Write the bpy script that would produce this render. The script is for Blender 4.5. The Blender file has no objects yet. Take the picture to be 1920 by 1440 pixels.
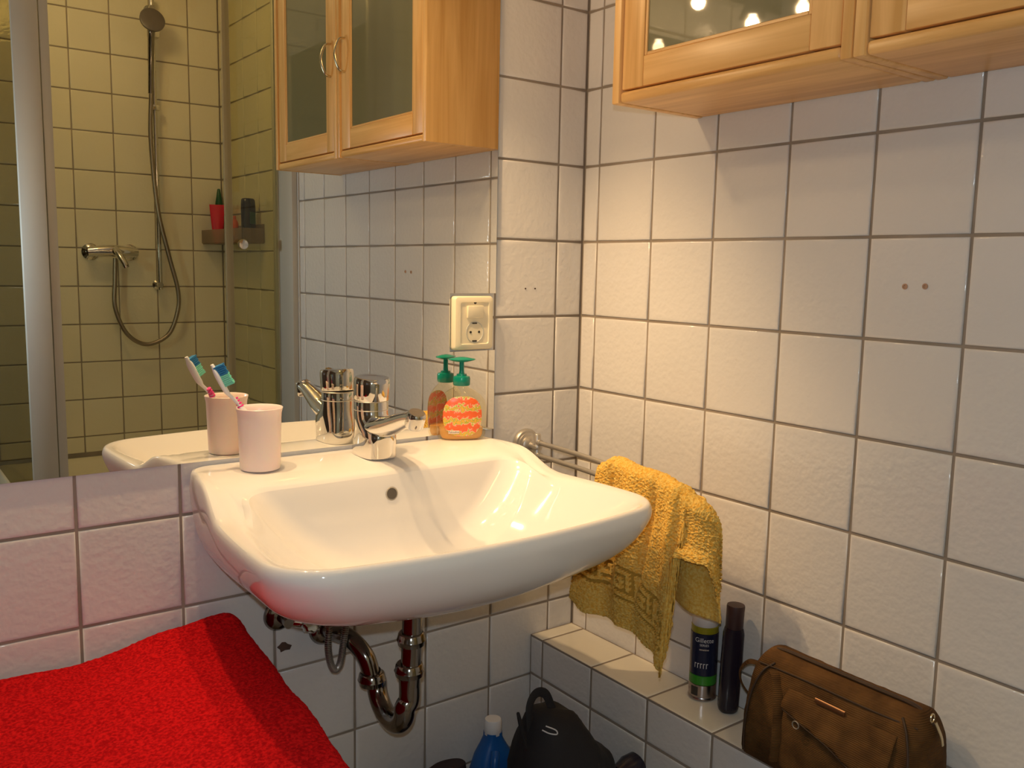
import bpy, bmesh, math, random
from mathutils import Vector, Matrix, noise
random.seed(7)
sc = bpy.context.scene
PI = math.pi

# ---------------------------------------------------------------- camera, world, exposure
cam_d = bpy.data.cameras.new('camera'); cam = bpy.data.objects.new('camera', cam_d)
sc.collection.objects.link(cam); sc.camera = cam
CAM = Vector((-1.22034, -1.40287, 1.22439))
yaw, pit, rol = 0.641182, -0.128603, 0.018959
f = Vector((math.sin(yaw)*math.cos(pit), math.cos(yaw)*math.cos(pit), math.sin(pit)))
r0 = Vector((math.cos(yaw), -math.sin(yaw), 0)); u0 = r0.cross(f)
rr = math.cos(rol)*r0 + math.sin(rol)*u0; uu = -math.sin(rol)*r0 + math.cos(rol)*u0
cam.matrix_world = Matrix(((rr.x, uu.x, -f.x, CAM.x), (rr.y, uu.y, -f.y, CAM.y), (rr.z, uu.z, -f.z, CAM.z), (0, 0, 0, 1)))
cam_d.sensor_width = 36; cam_d.lens = 1677.94/1920*36; cam_d.clip_start = .02
w = bpy.data.worlds.new('world'); sc.world = w; w.use_nodes = True
w.node_tree.nodes['Background'].inputs[0].default_value = (.05, .04, .03, 1)
w.node_tree.nodes['Background'].inputs[1].default_value = .3
sc.view_settings.view_transform = 'Standard'; sc.view_settings.look = 'None'
sc.view_settings.gamma = 1; sc.view_settings.use_curve_mapping = False
sc.view_settings.exposure = 0.0
sc.cycles.use_denoising = True
sc.cycles.sample_clamp_indirect = 4
sc.cycles.max_bounces = 12; sc.cycles.diffuse_bounces = 5; sc.cycles.glossy_bounces = 6
sc.cycles.transparent_max_bounces = 24; sc.cycles.caustics_refractive = False
sc.cycles.blur_glossy = .3

def lamp(name, loc, power, col, radius):
    l = bpy.data.lights.new(name, 'POINT'); l.energy = power; l.color = col; l.shadow_soft_size = radius
    o = bpy.data.objects.new(name, l); o.location = loc; sc.collection.objects.link(o); return o
LAMPS = [(-.551, -.14, 1.748), (-.716, -.14, 1.737), (-.882, -.14, 1.796)]
WARM = (1.0, .66, .33)
AIM = [(-.06, -.14, .92, 17.0, 66), (-.38, -.20, .90, 15.0, 84), (-.68, -.13, .90, 14.0, 88)]
for L, A_ in zip(LAMPS, AIM):
    p_ = Vector(L)
    lamp('halogen_spill', p_, 1.6, WARM, .013)
    sp_d = bpy.data.lights.new('halogen_beam', 'SPOT'); sp_d.energy = A_[3]; sp_d.color = WARM; sp_d.shadow_soft_size = .013
    sp_d.spot_size = math.radians(A_[4]); sp_d.spot_blend = 1.0
    sp_o = bpy.data.objects.new('halogen_beam', sp_d); sc.collection.objects.link(sp_o); sp_o.location = p_
    sp_o.rotation_euler = (Vector(A_[:3])-p_).to_track_quat('-Z', 'Y').to_euler()
lamp('ceiling_light', (-.62, -1.70, 2.30), 6.2, (1.0, .66, .22), .09)
lamp('camera_flash', (CAM.x-.02, CAM.y-.01, CAM.z+.055), 14.2, (.75, .89, .98), .008)

# ---------------------------------------------------------------- materials
def new_mat(name):
    m = bpy.data.materials.new(name); m.use_nodes = True
    nt = m.node_tree; b = nt.nodes['Principled BSDF']; return m, nt, b
def N(nt, t, **kw):
    n = nt.nodes.new(t)
    for k, v in kw.items():
        if k in n.inputs: n.inputs[k].default_value = v
        else: setattr(n, k, v)
    return n
def coords(nt, scale=(1, 1, 1), rnd=True):
    tc = N(nt, 'ShaderNodeTexCoord'); mp = N(nt, 'ShaderNodeMapping'); mp.inputs['Scale'].default_value = scale
    nt.links.new(tc.outputs['Object'], mp.inputs[0])
    if rnd:
        oi = N(nt, 'ShaderNodeObjectInfo'); ml = N(nt, 'ShaderNodeVectorMath', operation='SCALE')
        cb = N(nt, 'ShaderNodeCombineXYZ')
        for i in range(3): nt.links.new(oi.outputs['Random'], cb.inputs[i])
        nt.links.new(cb.outputs[0], ml.inputs[0]); ml.inputs['Scale'].default_value = 37.0
        nt.links.new(ml.outputs[0], mp.inputs['Location'])
    return mp.outputs[0]
def bump(nt, b, vec, scale, strength, dist=.001, detail=2, kind='ShaderNodeTexNoise', rough=.5):
    n = N(nt, kind); n.inputs['Scale'].default_value = scale
    if 'Detail' in n.inputs: n.inputs['Detail'].default_value = detail
    if 'Roughness' in n.inputs: n.inputs['Roughness'].default_value = rough
    nt.links.new(vec, n.inputs['Vector'])
    bp = N(nt, 'ShaderNodeBump'); bp.inputs['Strength'].default_value = strength; bp.inputs['Distance'].default_value = dist
    nt.links.new(n.outputs[0], bp.inputs['Height']); nt.links.new(bp.outputs[0], b.inputs['Normal']); return n, bp
def mixcol(nt, b, fac, c1, c2, p1=.3, p2=.7):
    cr = N(nt, 'ShaderNodeValToRGB'); cr.color_ramp.elements[0].color = (*c1, 1); cr.color_ramp.elements[1].color = (*c2, 1)
    cr.color_ramp.elements[0].position = p1; cr.color_ramp.elements[1].position = p2
    nt.links.new(fac, cr.inputs[0]); nt.links.new(cr.outputs[0], b.inputs['Base Color']); return cr
def simple(name, col, rough=.5, metal=0., spec=.5, bs=None, coat=0, **kw):
    m, nt, b = new_mat(name); b.inputs['Base Color'].default_value = (*col, 1); b.inputs['Roughness'].default_value = rough
    b.inputs['Metallic'].default_value = metal; b.inputs['Specular IOR Level'].default_value = spec; b.inputs['Coat Weight'].default_value = coat
    if bs: bump(nt, b, coords(nt), bs[0], bs[1], bs[2] if len(bs) > 2 else .001)
    for k, v in kw.items(): b.inputs[k.replace('_', ' ')].default_value = v
    return m
def tile_mat(name, col, relief=.35):
    m, nt, b = new_mat(name); v = coords(nt)
    b.inputs['Roughness'].default_value = .13; b.inputs['Specular IOR Level'].default_value = .42
    n, bp = bump(nt, b, v, 90, relief, .0030, 1.5)
    n2 = N(nt, 'ShaderNodeTexNoise'); n2.inputs['Scale'].default_value = 2.0; nt.links.new(v, n2.inputs['Vector'])
    mixcol(nt, b, n2.outputs[0], tuple(c*.94 for c in col), col)
    return m
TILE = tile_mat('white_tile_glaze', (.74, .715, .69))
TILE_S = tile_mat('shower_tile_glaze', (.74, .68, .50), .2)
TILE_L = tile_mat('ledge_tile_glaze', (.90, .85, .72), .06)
def grout_mat():
    m, nt, b = new_mat('grout'); v = coords(nt, rnd=False); b.inputs['Roughness'].default_value = .9
    n, _ = bump(nt, b, v, 300, .4, .0005)
    n2 = N(nt, 'ShaderNodeTexNoise'); n2.inputs['Scale'].default_value = 9; nt.links.new(v, n2.inputs['Vector'])
    mixcol(nt, b, n2.outputs[0], (.25, .205, .16), (.34, .28, .225)); return m
GROUT = grout_mat()
def wood_mat(name, axis):
    m, nt, b = new_mat(name)
    s = [26, 26, 26]; s[axis] = 1.3
    v = coords(nt, tuple(s)); n = N(nt, 'ShaderNodeTexNoise'); n.inputs['Scale'].default_value = 1.6; n.inputs['Detail'].default_value = 6
    n.inputs['Distortion'].default_value = .8; nt.links.new(v, n.inputs['Vector'])
    mixcol(nt, b, n.outputs[0], (.70, .38, .115), (.92, .57, .225), .35, .68)
    s2 = [380, 380, 380]; s2[axis] = 18
    v2 = coords(nt, tuple(s2)); n2 = N(nt, 'ShaderNodeTexNoise'); nt.links.new(v2, n2.inputs['Vector']); n2.inputs['Scale'].default_value = 1
    bp = N(nt, 'ShaderNodeBump'); bp.inputs['Strength'].default_value = .12; bp.inputs['Distance'].default_value = .0006
    nt.links.new(n2.outputs[0], bp.inputs['Height']); nt.links.new(bp.outputs[0], b.inputs['Normal'])
    b.inputs['Roughness'].default_value = .36; return m
WOOD_Y = wood_mat('beech_grain_horizontal', 1); WOOD_Z = wood_mat('beech_grain_vertical', 2)
CERAMIC = simple('white_ceramic', (.86, .835, .80), .06, spec=.5)
CHROME = simple('chrome', (.68, .665, .65), .045, 1., bs=(4, .02, .001))
PIPE = simple('dull_chrome_pipe', (.27, .25, .23), .13, 1., bs=(6, .03, .001))
SATIN = simple('satin_steel', (.50, .47, .43), .42, .8, bs=(200, .05))
ALU = simple('anodised_aluminium', (.60, .58, .53), .5, .35, bs=(300, .05))
MIRROR = simple('mirror_silver', (.86, .86, .82), 0.0, 1.)
MIRROR_EDGE = simple('mirror_edge', (.10, .12, .10), .2)
PAINT = simple('warm_white_plaster', (.66, .62, .56), .8, bs=(60, .2))
FLOORM = simple('beige_floor', (.35, .30, .25), .35, bs=(20, .1))
PLASTIC_B = simple('cream_plastic', (.80, .72, .53), .28, bs=(30, .02))
PLASTIC_G = simple('grey_plastic', (.50, .50, .46), .3, bs=(30, .02))
DARK = simple('dark_recess', (.03, .025, .02), .6, bs=(30, .02))
PINK = simple('pale_pink_plastic', (.90, .75, .70), .30, bs=(20, .02), Subsurface_Weight=.25, Subsurface_Scale=.01)
WHITEP = simple('white_plastic', (.82, .81, .80), .3, bs=(20, .02))
HOT = simple('hot_pink_rubber', (.85, .05, .30), .4, bs=(200, .1))
TEAL = simple('teal_bristles', (.03, .45, .42), .5, bs=(500, .3))
BLUEB = simple('blue_bristles', (.01, .17, .40), .5, bs=(500, .3))
MINT = simple('mint_bristles', (.20, .68, .52), .5, bs=(500, .3))
PUMP = simple('green_pump_plastic', (.0, .20, .145), .25, bs=(20, .02))
BLUEP = simple('blue_plastic', (.008, .10, .36), .35, bs=(12, .05))
REDP = simple('red_plastic', (.62, .015, .04), .35, bs=(12, .05))
BLACKC = simple('black_cloth', (.010, .009, .012), .8, bs=(350, .5))
BLACKB = simple('near_black_plastic', (.016, .012, .022), .22, bs=(12, .03))
BROWNCAP = simple('dark_brown_cap', (.055, .028, .028), .35, bs=(12, .03))
SEAL = simple('smoky_seal', (.40, .33, .20), .35, bs=(12, .03), Alpha=.55)
GREENP = simple('dark_green_plastic', (.01, .08, .03), .35, bs=(12, .03))
GREYTR = simple('smoky_plastic', (.34, .25, .18), .3, bs=(12, .03), Alpha=.5)
TRAY = simple('shower_acrylic', (.74, .67, .50), .2, bs=(5, .03))
RUST = simple('chipped_tile', (.09, .05, .035), .9, bs=(200, .5))
def glass_mat(name, col, gloss=.12, rough=.02, ior=1.45, bs=None):
    m, nt, b = new_mat(name); nt.nodes.remove(b); out = nt.nodes['Material Output']
    t = N(nt, 'ShaderNodeBsdfTransparent'); t.inputs[0].default_value = (*col, 1)
    g = N(nt, 'ShaderNodeBsdfGlossy'); g.inputs['Roughness'].default_value = rough; g.inputs[0].default_value = (1, 1, 1, 1)
    lw = N(nt, 'ShaderNodeLayerWeight'); lw.inputs[0].default_value = .5
    pw_ = N(nt, 'ShaderNodeMath', operation='POWER'); pw_.inputs[1].default_value = 4.0; nt.links.new(lw.outputs['Facing'], pw_.inputs[0])
    fr = N(nt, 'ShaderNodeMath', operation='MULTIPLY_ADD'); fr.inputs[1].default_value = .55*(ior-1)/.45; fr.inputs[2].default_value = .035*(ior-1)/.45; nt.links.new(pw_.outputs[0], fr.inputs[0])
    if bs:
        v = coords(nt); n = N(nt, 'ShaderNodeTexNoise'); n.inputs['Scale'].default_value = bs[0]; nt.links.new(v, n.inputs['Vector'])
        bp = N(nt, 'ShaderNodeBump'); bp.inputs['Strength'].default_value = bs[1]; bp.inputs['Distance'].default_value = .001
        nt.links.new(n.outputs[0], bp.inputs['Height']); nt.links.new(bp.outputs[0], g.inputs['Normal'])
    mx = N(nt, 'ShaderNodeMixShader'); nt.links.new(fr.outputs[0], mx.inputs[0])
    nt.links.new(t.outputs[0], mx.inputs[1]); nt.links.new(g.outputs[0], mx.inputs[2]); nt.links.new(mx.outputs[0], out.inputs[0]); return m
GLASS = glass_mat('shower_glass', (.86, .86, .74), bs=(4, .05))
GLASS2 = glass_mat('side_glass_dark', (.62, .60, .46), ior=1.12, bs=(4, .05))
CLEAR = glass_mat('clear_bottle', (.97, .95, .86), bs=(60, .4))
def frost():
    m, nt, b = new_mat('frosted_glass'); b.inputs['Base Color'].default_value = (.15, .145, .075, 1)
    b.inputs['Roughness'].default_value = .40; b.inputs['Specular IOR Level'].default_value = .15; b.inputs['Coat Weight'].default_value = 1; b.inputs['Coat Roughness'].default_value = .035
    v = coords(nt); n = N(nt, 'ShaderNodeTexNoise'); n.inputs['Scale'].default_value = 500; nt.links.new(v, n.inputs['Vector'])
    bp = N(nt, 'ShaderNodeBump'); bp.inputs['Strength'].default_value = .08; bp.inputs['Distance'].default_value = .0004
    nt.links.new(n.outputs[0], bp.inputs['Height']); nt.links.new(bp.outputs[0], b.inputs['Normal']); return m
FROST = frost()
def terry(name, c1, c2, scale=420):
    m, nt, b = new_mat(name); v = coords(nt); b.inputs['Roughness'].default_value = 1; b.inputs['Specular IOR Level'].default_value = .1
    b.inputs['Sheen Weight'].default_value = .35; b.inputs['Sheen Roughness'].default_value = .5; b.inputs['Sheen Tint'].default_value = (*c2, 1)
    n, bp = bump(nt, b, v, scale, .9, .003, 3, rough=.7)
    n2 = N(nt, 'ShaderNodeTexNoise'); n2.inputs['Scale'].default_value = scale*.55; n2.inputs['Detail'].default_value = 3; nt.links.new(v, n2.inputs['Vector'])
    mixcol(nt, b, n2.outputs[0], c1, c2, .38, .62); return m
RED = terry('red_terry', (.46, .003, .006), (.82, .012, .014))
YEL = terry('yellow_terry', (.88, .48, .075), (.97, .68, .19))
YELF = simple('flat_woven_yellow', (.50, .29, .05), .9, spec=.1, bs=(900, .4))
def bagcloth():
    m, nt, b = new_mat('brown_ribbed_cloth'); v = coords(nt)
    wv = N(nt, 'ShaderNodeTexWave', wave_type='BANDS', bands_direction='Z'); wv.inputs['Scale'].default_value = 130; wv.inputs['Distortion'].default_value = .6
    nt.links.new(v, wv.inputs['Vector']); bp = N(nt, 'ShaderNodeBump'); bp.inputs['Strength'].default_value = .6; bp.inputs['Distance'].default_value = .001
    nt.links.new(wv.outputs[1], bp.inputs['Height']); nt.links.new(bp.outputs[0], b.inputs['Normal'])
    n = N(nt, 'ShaderNodeTexNoise'); n.inputs['Scale'].default_value = 30; nt.links.new(v, n.inputs['Vector'])
    mixcol(nt, b, n.outputs[0], (.065, .030, .009), (.125, .060, .018)); b.inputs['Roughness'].default_value = .85; b.inputs['Specular IOR Level'].default_value = .2; return m
BAG = bagcloth(); BAGD = simple('dark_brown_piping', (.040, .020, .009), .6, bs=(300, .3))
COPPER = simple('bronze_metal', (.40, .22, .12), .45, 1., bs=(100, .05))
BRASS = simple('brushed_nickel', (.72, .62, .42), .25, 1., bs=(100, .05))
def emis(name, col, s):
    m, nt, b = new_mat(name); b.inputs['Base Color'].default_value = (*col, 1); b.inputs['Emission Color'].default_value = (*col, 1); b.inputs['Emission Strength'].default_value = s; return m
BULB = emis('halogen_bulb', (1, .8, .55), 60)
def label_mat():
    m, nt, b = new_mat('orange_label_print'); v = coords(nt, (1, 1, 1), False)
    wv = N(nt, 'ShaderNodeTexWave', wave_type='BANDS', bands_direction='Z'); wv.inputs['Scale'].default_value = 13; wv.inputs['Distortion'].default_value = 3.2; wv.inputs['Detail'].default_value = 1; wv.inputs['Detail Scale'].default_value = 12
    nt.links.new(v, wv.inputs['Vector'])
    cr = mixcol(nt, b, wv.outputs[1], (.80, .13, .03), (.80, .42, .06), 0, 1)
    for p, c in ((.42, (.82, .16, .06)), (.56, (.85, .33, .27)), (.70, (.80, .62, .30)), (.86, (.30, .42, .04))):
        e = cr.color_ramp.elements.new(p); e.color = (*c, 1)
    b.inputs['Roughness'].default_value = .3; return m
LABEL = label_mat()
SOAP = simple('amber_soap', (.80, .42, .10), .1, bs=(10, .02), Alpha=.65)
CANBODY = simple('can_navy_print', (.020, .024, .060), .22, bs=(12, .02), Metallic=.3)
CANGREEN = simple('can_green_band', (.035, .24, .02), .25, bs=(12, .02))
CANSILVER = simple('can_silver', (.42, .37, .37), .25, 1., bs=(12, .02))
CANYEL = simple('can_olive_collar', (.26, .24, .01), .3, bs=(12, .02))
LIDW = simple('translucent_lid', (.62, .60, .62), .25, bs=(12, .02))
PRINTW = simple('white_print', (.6, .6, .62), .5, bs=(12, .01))
PRINTP = simple('pale_print_strip', (.85, .72, .60), .4, bs=(12, .01))

# ---------------------------------------------------------------- mesh helpers
def link(name, bm, mat, parent=None, smooth=True, loc=None, rot=None):
    me = bpy.data.meshes.new(name); bmesh.ops.recalc_face_normals(bm, faces=bm.faces); bm.to_mesh(me); bm.free()
    for p in me.polygons: p.use_smooth = smooth
    if smooth: 
        try: me.set_sharp_from_angle(angle=math.radians(42))
        except Exception: pass
    for m_ in (mat if isinstance(mat, (list, tuple)) else [mat]): me.materials.append(m_)
    o = bpy.data.objects.new(name, me); sc.collection.objects.link(o)
    if parent: o.parent = parent
    if loc: o.location = loc
    if rot: o.rotation_euler = rot
    return o
def tag(o, label=None, cat=None, group=None, kind=None):
    if label: o['label'] = label
    if cat: o['category'] = cat
    if group: o['group'] = group
    if kind: o['kind'] = kind
    return o
def thing(name, loc, label, cat, rotz=0, group=None):
    o = bpy.data.objects.new(name, None); o.empty_display_size = .03; sc.collection.objects.link(o); o.location = loc; o.rotation_euler = (0, 0, rotz)
    return tag(o, label, cat, group)
def BM(): return bmesh.new()
def box(bm, lo, hi, bev=0., seg=2):
    vs = [bm.verts.new((x, y, z)) for x in (lo[0], hi[0]) for y in (lo[1], hi[1]) for z in (lo[2], hi[2])]
    fs = [bm.faces.new([vs[i] for i in q]) for q in ((0, 1, 3, 2), (4, 6, 7, 5), (0, 4, 5, 1), (2, 3, 7, 6), (0, 2, 6, 4), (1, 5, 7, 3))]
    if bev > 0:
        es = {e for f_ in fs for e in f_.edges}
        bmesh.ops.bevel(bm, geom=list(es), offset=bev, segments=seg, profile=.5, affect='EDGES')
    return bm
def rings(bm, R, cap0=True, cap1=True, closed=True):
    V = [[bm.verts.new(p) for p in r_] for r_ in R]
    for a, b in zip(V[:-1], V[1:]):
        n = len(a)
        for i in range(n if closed else n-1):
            j = (i+1) % n
            try: bm.faces.new((a[i], a[j], b[j], b[i]))
            except ValueError: pass
    if cap0: bm.faces.new(V[0][::-1])
    if cap1: bm.faces.new(V[-1])
    return bm
def lathe(bm, prof, n=40, c=(0, 0, 0), sx=1, sy=1, cap0=True, cap1=True, M=None):
    R = []
    for r_, z in prof:
        ring = [Vector((c[0]+sx*r_*math.cos(2*PI*i/n), c[1]+sy*r_*math.sin(2*PI*i/n), c[2]+z)) for i in range(n)]
        if M: ring = [M @ p for p in ring]
        R.append(ring)
    return rings(bm, R, cap0, cap1)
def smooth_path(P, k=8):
    P = [Vector(p) for p in P]; out = []
    Q = [P[0]*2-P[1]]+P+[P[-1]*2-P[-2]]
    for i in range(1, len(Q)-2):
        p0, p1, p2, p3 = Q[i-1], Q[i], Q[i+1], Q[i+2]
        for j in range(k):
            t = j/k; out.append(.5*((2*p1)+(p2-p0)*t+(2*p0-5*p1+4*p2-p3)*t*t+(3*p1-p0-3*p2+p3)*t**3))
    out.append(P[-1]); return out
def tube(bm, path, rad, n=16, smooth=6, cap=True):
    P = smooth_path(path, smooth) if smooth else [Vector(p) for p in path]
    m_ = len(P); R = []
    up = Vector((0, 0, 1)); t0 = (P[1]-P[0]).normalized()
    if abs(t0.dot(up)) > .9: up = Vector((0, 1, 0))
    nrm = (up-t0*up.dot(t0)).normalized()
    for i in range(m_):
        t = (P[min(i+1, m_-1)]-P[max(i-1, 0)]).normalized()
        nrm = (nrm-t*nrm.dot(t)).normalized(); bn = t.cross(nrm)
        ra = rad(i/(m_-1)) if callable(rad) else rad
        if not isinstance(ra, tuple): ra = (ra, ra)
        R.append([P[i]+nrm*ra[0]*math.cos(2*PI*k/n)+bn*ra[1]*math.sin(2*PI*k/n) for k in range(n)])
    return rings(bm, R, cap, cap)
def grid(bm, fn, nu, nv, closed_u=False):
    V = [[bm.verts.new(fn(i/nu, j/nv)) for j in range(nv+1)] for i in range(nu if closed_u else nu+1)]
    L = len(V)
    for i in range(nu):
        for j in range(nv):
            a = V[i % L]; b = V[(i+1) % L]; bm.faces.new((a[j], b[j], b[j+1], a[j+1]))
    return bm
def interp(x, T):
    if x <= T[0][0]: return T[0][1]
    for (a, va), (b, vb) in zip(T[:-1], T[1:]):
        if x <= b:
            t = (x-a)/(b-a); t = t*t*(3-2*t); return va+(vb-va)*t
    return T[-1][1]
def lerp(a, b, t): return a+(b-a)*t
def sstep(a, b, x):
    t = max(0, min(1, (x-a)/(b-a))); return t*t*(3-2*t)
_txt = 0
def text_mesh(s, size, depth=.0):
    c = bpy.data.curves.new('lettering', 'FONT'); c.body = s; c.size = size; c.align_x = 'CENTER'; c.align_y = 'CENTER'; c.extrude = depth
    o = bpy.data.objects.new('lettering', c); sc.collection.objects.link(o)
    dg = bpy.context.evaluated_depsgraph_get(); me = bpy.data.meshes.new_from_object(o.evaluated_get(dg))
    bpy.data.objects.remove(o); bpy.data.curves.remove(c); return me
def text_map(s, size, fn, mat, parent, name='lettering'):
    me = text_mesh(s, size)
    for v in me.vertices: v.co = fn(v.co.x, v.co.y)
    me.materials.clear(); me.materials.append(mat)
    o = bpy.data.objects.new(name, me); sc.collection.objects.link(o); o.parent = parent; return o

# ---------------------------------------------------------------- room shell and tiles
GAP = .0046; TH = .0055
_tm = {}
def tile_mesh(a, b, mat):                     # local: width x, height z, glazed face towards -y
    k = (round(a, 4), round(b, 4), mat.name)
    if k in _tm: return _tm[k]
    bm = BM(); R = []
    for ins, y in ((0, TH), (0, .0020), (.0006, .0009), (.0022, .00028), (.0048, 0), (.0085, 0)):
        x, z = a/2-ins, b/2-ins; R.append([Vector((-x, y, -z)), Vector((x, y, -z)), Vector((x, y, z)), Vector((-x, y, z))])
    rings(bm, R, False, True); bmesh.ops.recalc_face_normals(bm, faces=bm.faces)
    for f_ in bm.faces:
        if f_.calc_center_median().y < .0001 and f_.normal.y > 0: f_.normal_flip()
    me = bpy.data.meshes.new('tile'); bm.to_mesh(me); bm.free(); me.materials.append(mat)
    for p in me.polygons: p.use_smooth = True
    _tm[k] = me; return me
def put_tile(parent, mat, c, a, b, rot):
    o = bpy.data.objects.new('tile', tile_mesh(a, b, mat)); sc.collection.objects.link(o); o.parent = parent
    o.location = c; o.rotation_euler = rot; return o
def cuts(lo, hi, first, pitch=.15):
    k = math.ceil((lo-first)/pitch-1e-6); L = [lo]
    x = first+k*pitch
    while x < hi-1e-4:
        if x > lo+.008: L.append(x)
        x += pitch
    L.append(hi); return [(p, q) for p, q in zip(L[:-1], L[1:]) if q-p > .012]
def wall_box(name, lo, hi, mat=GROUT):
    bm = BM(); box(bm, lo, hi); o = link(name, bm, mat, smooth=False); return tag(o, kind='structure')
YF, XN, YN, XL, ZC = -2.46, .095, -1.56, -2.05, 2.45     # far wall, niche wall, niche start, left wall, ceiling
Z0 = 1.28
g = GAP/2
# back wall (with the mirror)
wb = wall_box('wall_back', (XL, .0026, 0), (.1, .10, ZC))
MX0, MX1, MZ0, MZ1 = -1.90, -.2205, .9135, 1.717
for x0, x1 in cuts(XL, 0, -.0666):
    for z0, z1 in cuts(0, ZC, Z0):
        if x0 > MX0+.01 and x1 < MX1+.01 and z0 > MZ0 and z1 < MZ1 and not (x1 > -.34 and 1.05 < z1 and z0 < 1.2): continue
        put_tile(wb, TILE, ((x0+x1)/2, 0, (z0+z1)/2), x1-x0-GAP, z1-z0-GAP, (0, 0, 0))
# right wall
wr = wall_box('wall_right', (.0026, YN, 0), (.10, .0026, ZC))
for y0, y1 in cuts(-1.435, 0, -.043-15*.15):
    for z0, z1 in cuts(0, ZC, Z0):
        put_tile(wr, TILE, (0, (y0+y1)/2, (z0+z1)/2), y1-y0-GAP, z1-z0-GAP, (0, 0, -PI/2))
bm = BM(); box(bm, (-.001, YN, 0), (.0035, -1.437, ZC), .0008, 1); tag(link('trim_1', bm, PAINT, smooth=False), kind='structure')
# shower niche side wall
wn = wall_box('wall_shower_side', (XN+.0035, YF, 0), (XN+.10, YN, ZC))
for y0, y1 in cuts(YF, YN, -1.884-10*.15):
    for z0, z1 in cuts(.30, ZC, Z0-.008):
        put_tile(wn, TILE_S, (XN, (y0+y1)/2, (z0+z1)/2), y1-y0-GAP, z1-z0-GAP, (0, 0, -PI/2))
bm = BM(); box(bm, (.0035, YN-.01, 0), (XN+.0035, YN, ZC)); tag(link('trim_2', bm, PAINT, smooth=False), kind='structure')
# far wall
wf = wall_box('wall_front', (XL, YF-.10, 0), (XN+.1, YF-.0035, ZC))
for x0, x1 in cuts(XL, XN, -.029-20*.15):
    for z0, z1 in cuts(.455, ZC, Z0-.008):
        put_tile(wf, TILE_S, ((x0+x1)/2, YF, (z0+z1)/2), x1-x0-GAP, z1-z0-GAP, (0, 0, PI))
wall_box('wall_left', (XL-.1, YF, 0), (XL, .1, ZC), PAINT)
ADDED_DOOR = simple('added_door_brown', (.07, .04, .022), .4, bs=(8, .05))
bm = BM(); box(bm, (XL, -2.1, 0), (XL+.03, -.25, 2.15), .003); d1 = tag(link('added_dark_door', bm, ADDED_DOOR), kind='structure')  # unseen dark door, added so the chrome has something dark to reflect
bm = BM(); tube(bm, [(XL+.03, -.35, 1.05), (XL+.075, -.35, 1.05), (XL+.08, -.38, 1.05), (XL+.08, -.46, 1.05)], .009, 12, 5); link('added_door_handle', bm, CHROME, d1)
wall_box('ceiling', (XL-.1, YF-.1, ZC), (.3, .1, ZC+.1), PAINT)
fl = wall_box('floor', (XL-.1, YF-.1, -.1), (.3, .1, 0), GROUT)
FT = simple('floor_tile_glaze', (.33, .29, .25), .3, bs=(20, .1))
for x0, x1 in cuts(-1.2, -.118, -.12-20*.2, .2):
    for y0, y1 in cuts(-1.6, -.004, -20*.2, .2):
        put_tile(fl, FT, ((x0+x1)/2, (y0+y1)/2, TH), x1-x0-GAP, y1-y0-GAP, (-PI/2, 0, 0))
for x0, x1 in cuts(XL, -.805, -.029-20*.15):
    for z0, z1 in cuts(0, .455, Z0-.008):
        put_tile(wf, TILE_S, ((x0+x1)/2, YF, (z0+z1)/2), x1-x0-GAP, z1-z0-GAP, (0, 0, PI))
# tiled ledge along the right wall
LZ, LX = .469, -.114
bm = BM(); box(bm, (LX+.0014, YN, .0), (-.0005, -.0005, LZ-.0014)); ld = tag(link('trim_3', bm, GROUT, smooth=False), kind='structure')
ys = cuts(-1.435, -.001, -.041-15*.15)
for y0, y1 in ys:
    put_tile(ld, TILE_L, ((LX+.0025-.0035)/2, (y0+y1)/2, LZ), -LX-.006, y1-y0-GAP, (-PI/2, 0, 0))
    for z0, z1 in cuts(.02, LZ-.0025, .3845-10*.15):
        put_tile(ld, TILE, (LX, (y0+y1)/2, (z0+z1)/2), y1-y0-GAP, z1-z0-GAP, (0, 0, -PI/2))
# drill holes and a chipped spot
def plug(c, ax, r_, label, mat=RUST):
    bm = BM()
    M = Matrix.Translation(c) @ (Matrix.Rotation(-PI/2, 4, 'Y') if ax == 'x' else Matrix.Rotation(PI/2, 4, 'X'))
    lathe(bm, [(r_, -.001), (r_, .0010), (r_*.55, .0012), (r_*.45, .0002)], 14, M=M)
    return tag(link('wall_plug', bm, mat), label, 'wall plug')
PLG = simple('old_wall_plug', (.45, .28, .18), .7, bs=(90, .3))
plug((0, -.704, 1.209), 'x', .0042, 'left one of two small beige wall plugs in a right wall tile', PLG)
plug((0, -.734, 1.210), 'x', .0042, 'right one of two small beige wall plugs, nearer the picture edge', PLG)
plug((-.145, 0, 1.1854), 'y', .0016, 'tiny left drill hole in the tile right of the mirror')
plug((-.121, 0, 1.1854), 'y', .0016, 'tiny right drill hole beside the wall corner near the mirror')
bm = BM(); P = [(.011*(1+.35*math.sin(3.1*i+1))*math.cos(2*PI*i/9), .009*(1+.3*math.cos(2.3*i))*math.sin(2*PI*i/9)) for i in range(9)]
rings(bm, [[Vector((x, .0002, z)) for x, z in P], [Vector((x*.9, -.0006, z*.9)) for x, z in P]])
tag(link('chip_mark', bm, RUST, loc=(-.6505, 0, .5723)), 'brown chipped spot in the wall tile beside the red towel', 'chip')

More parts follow.
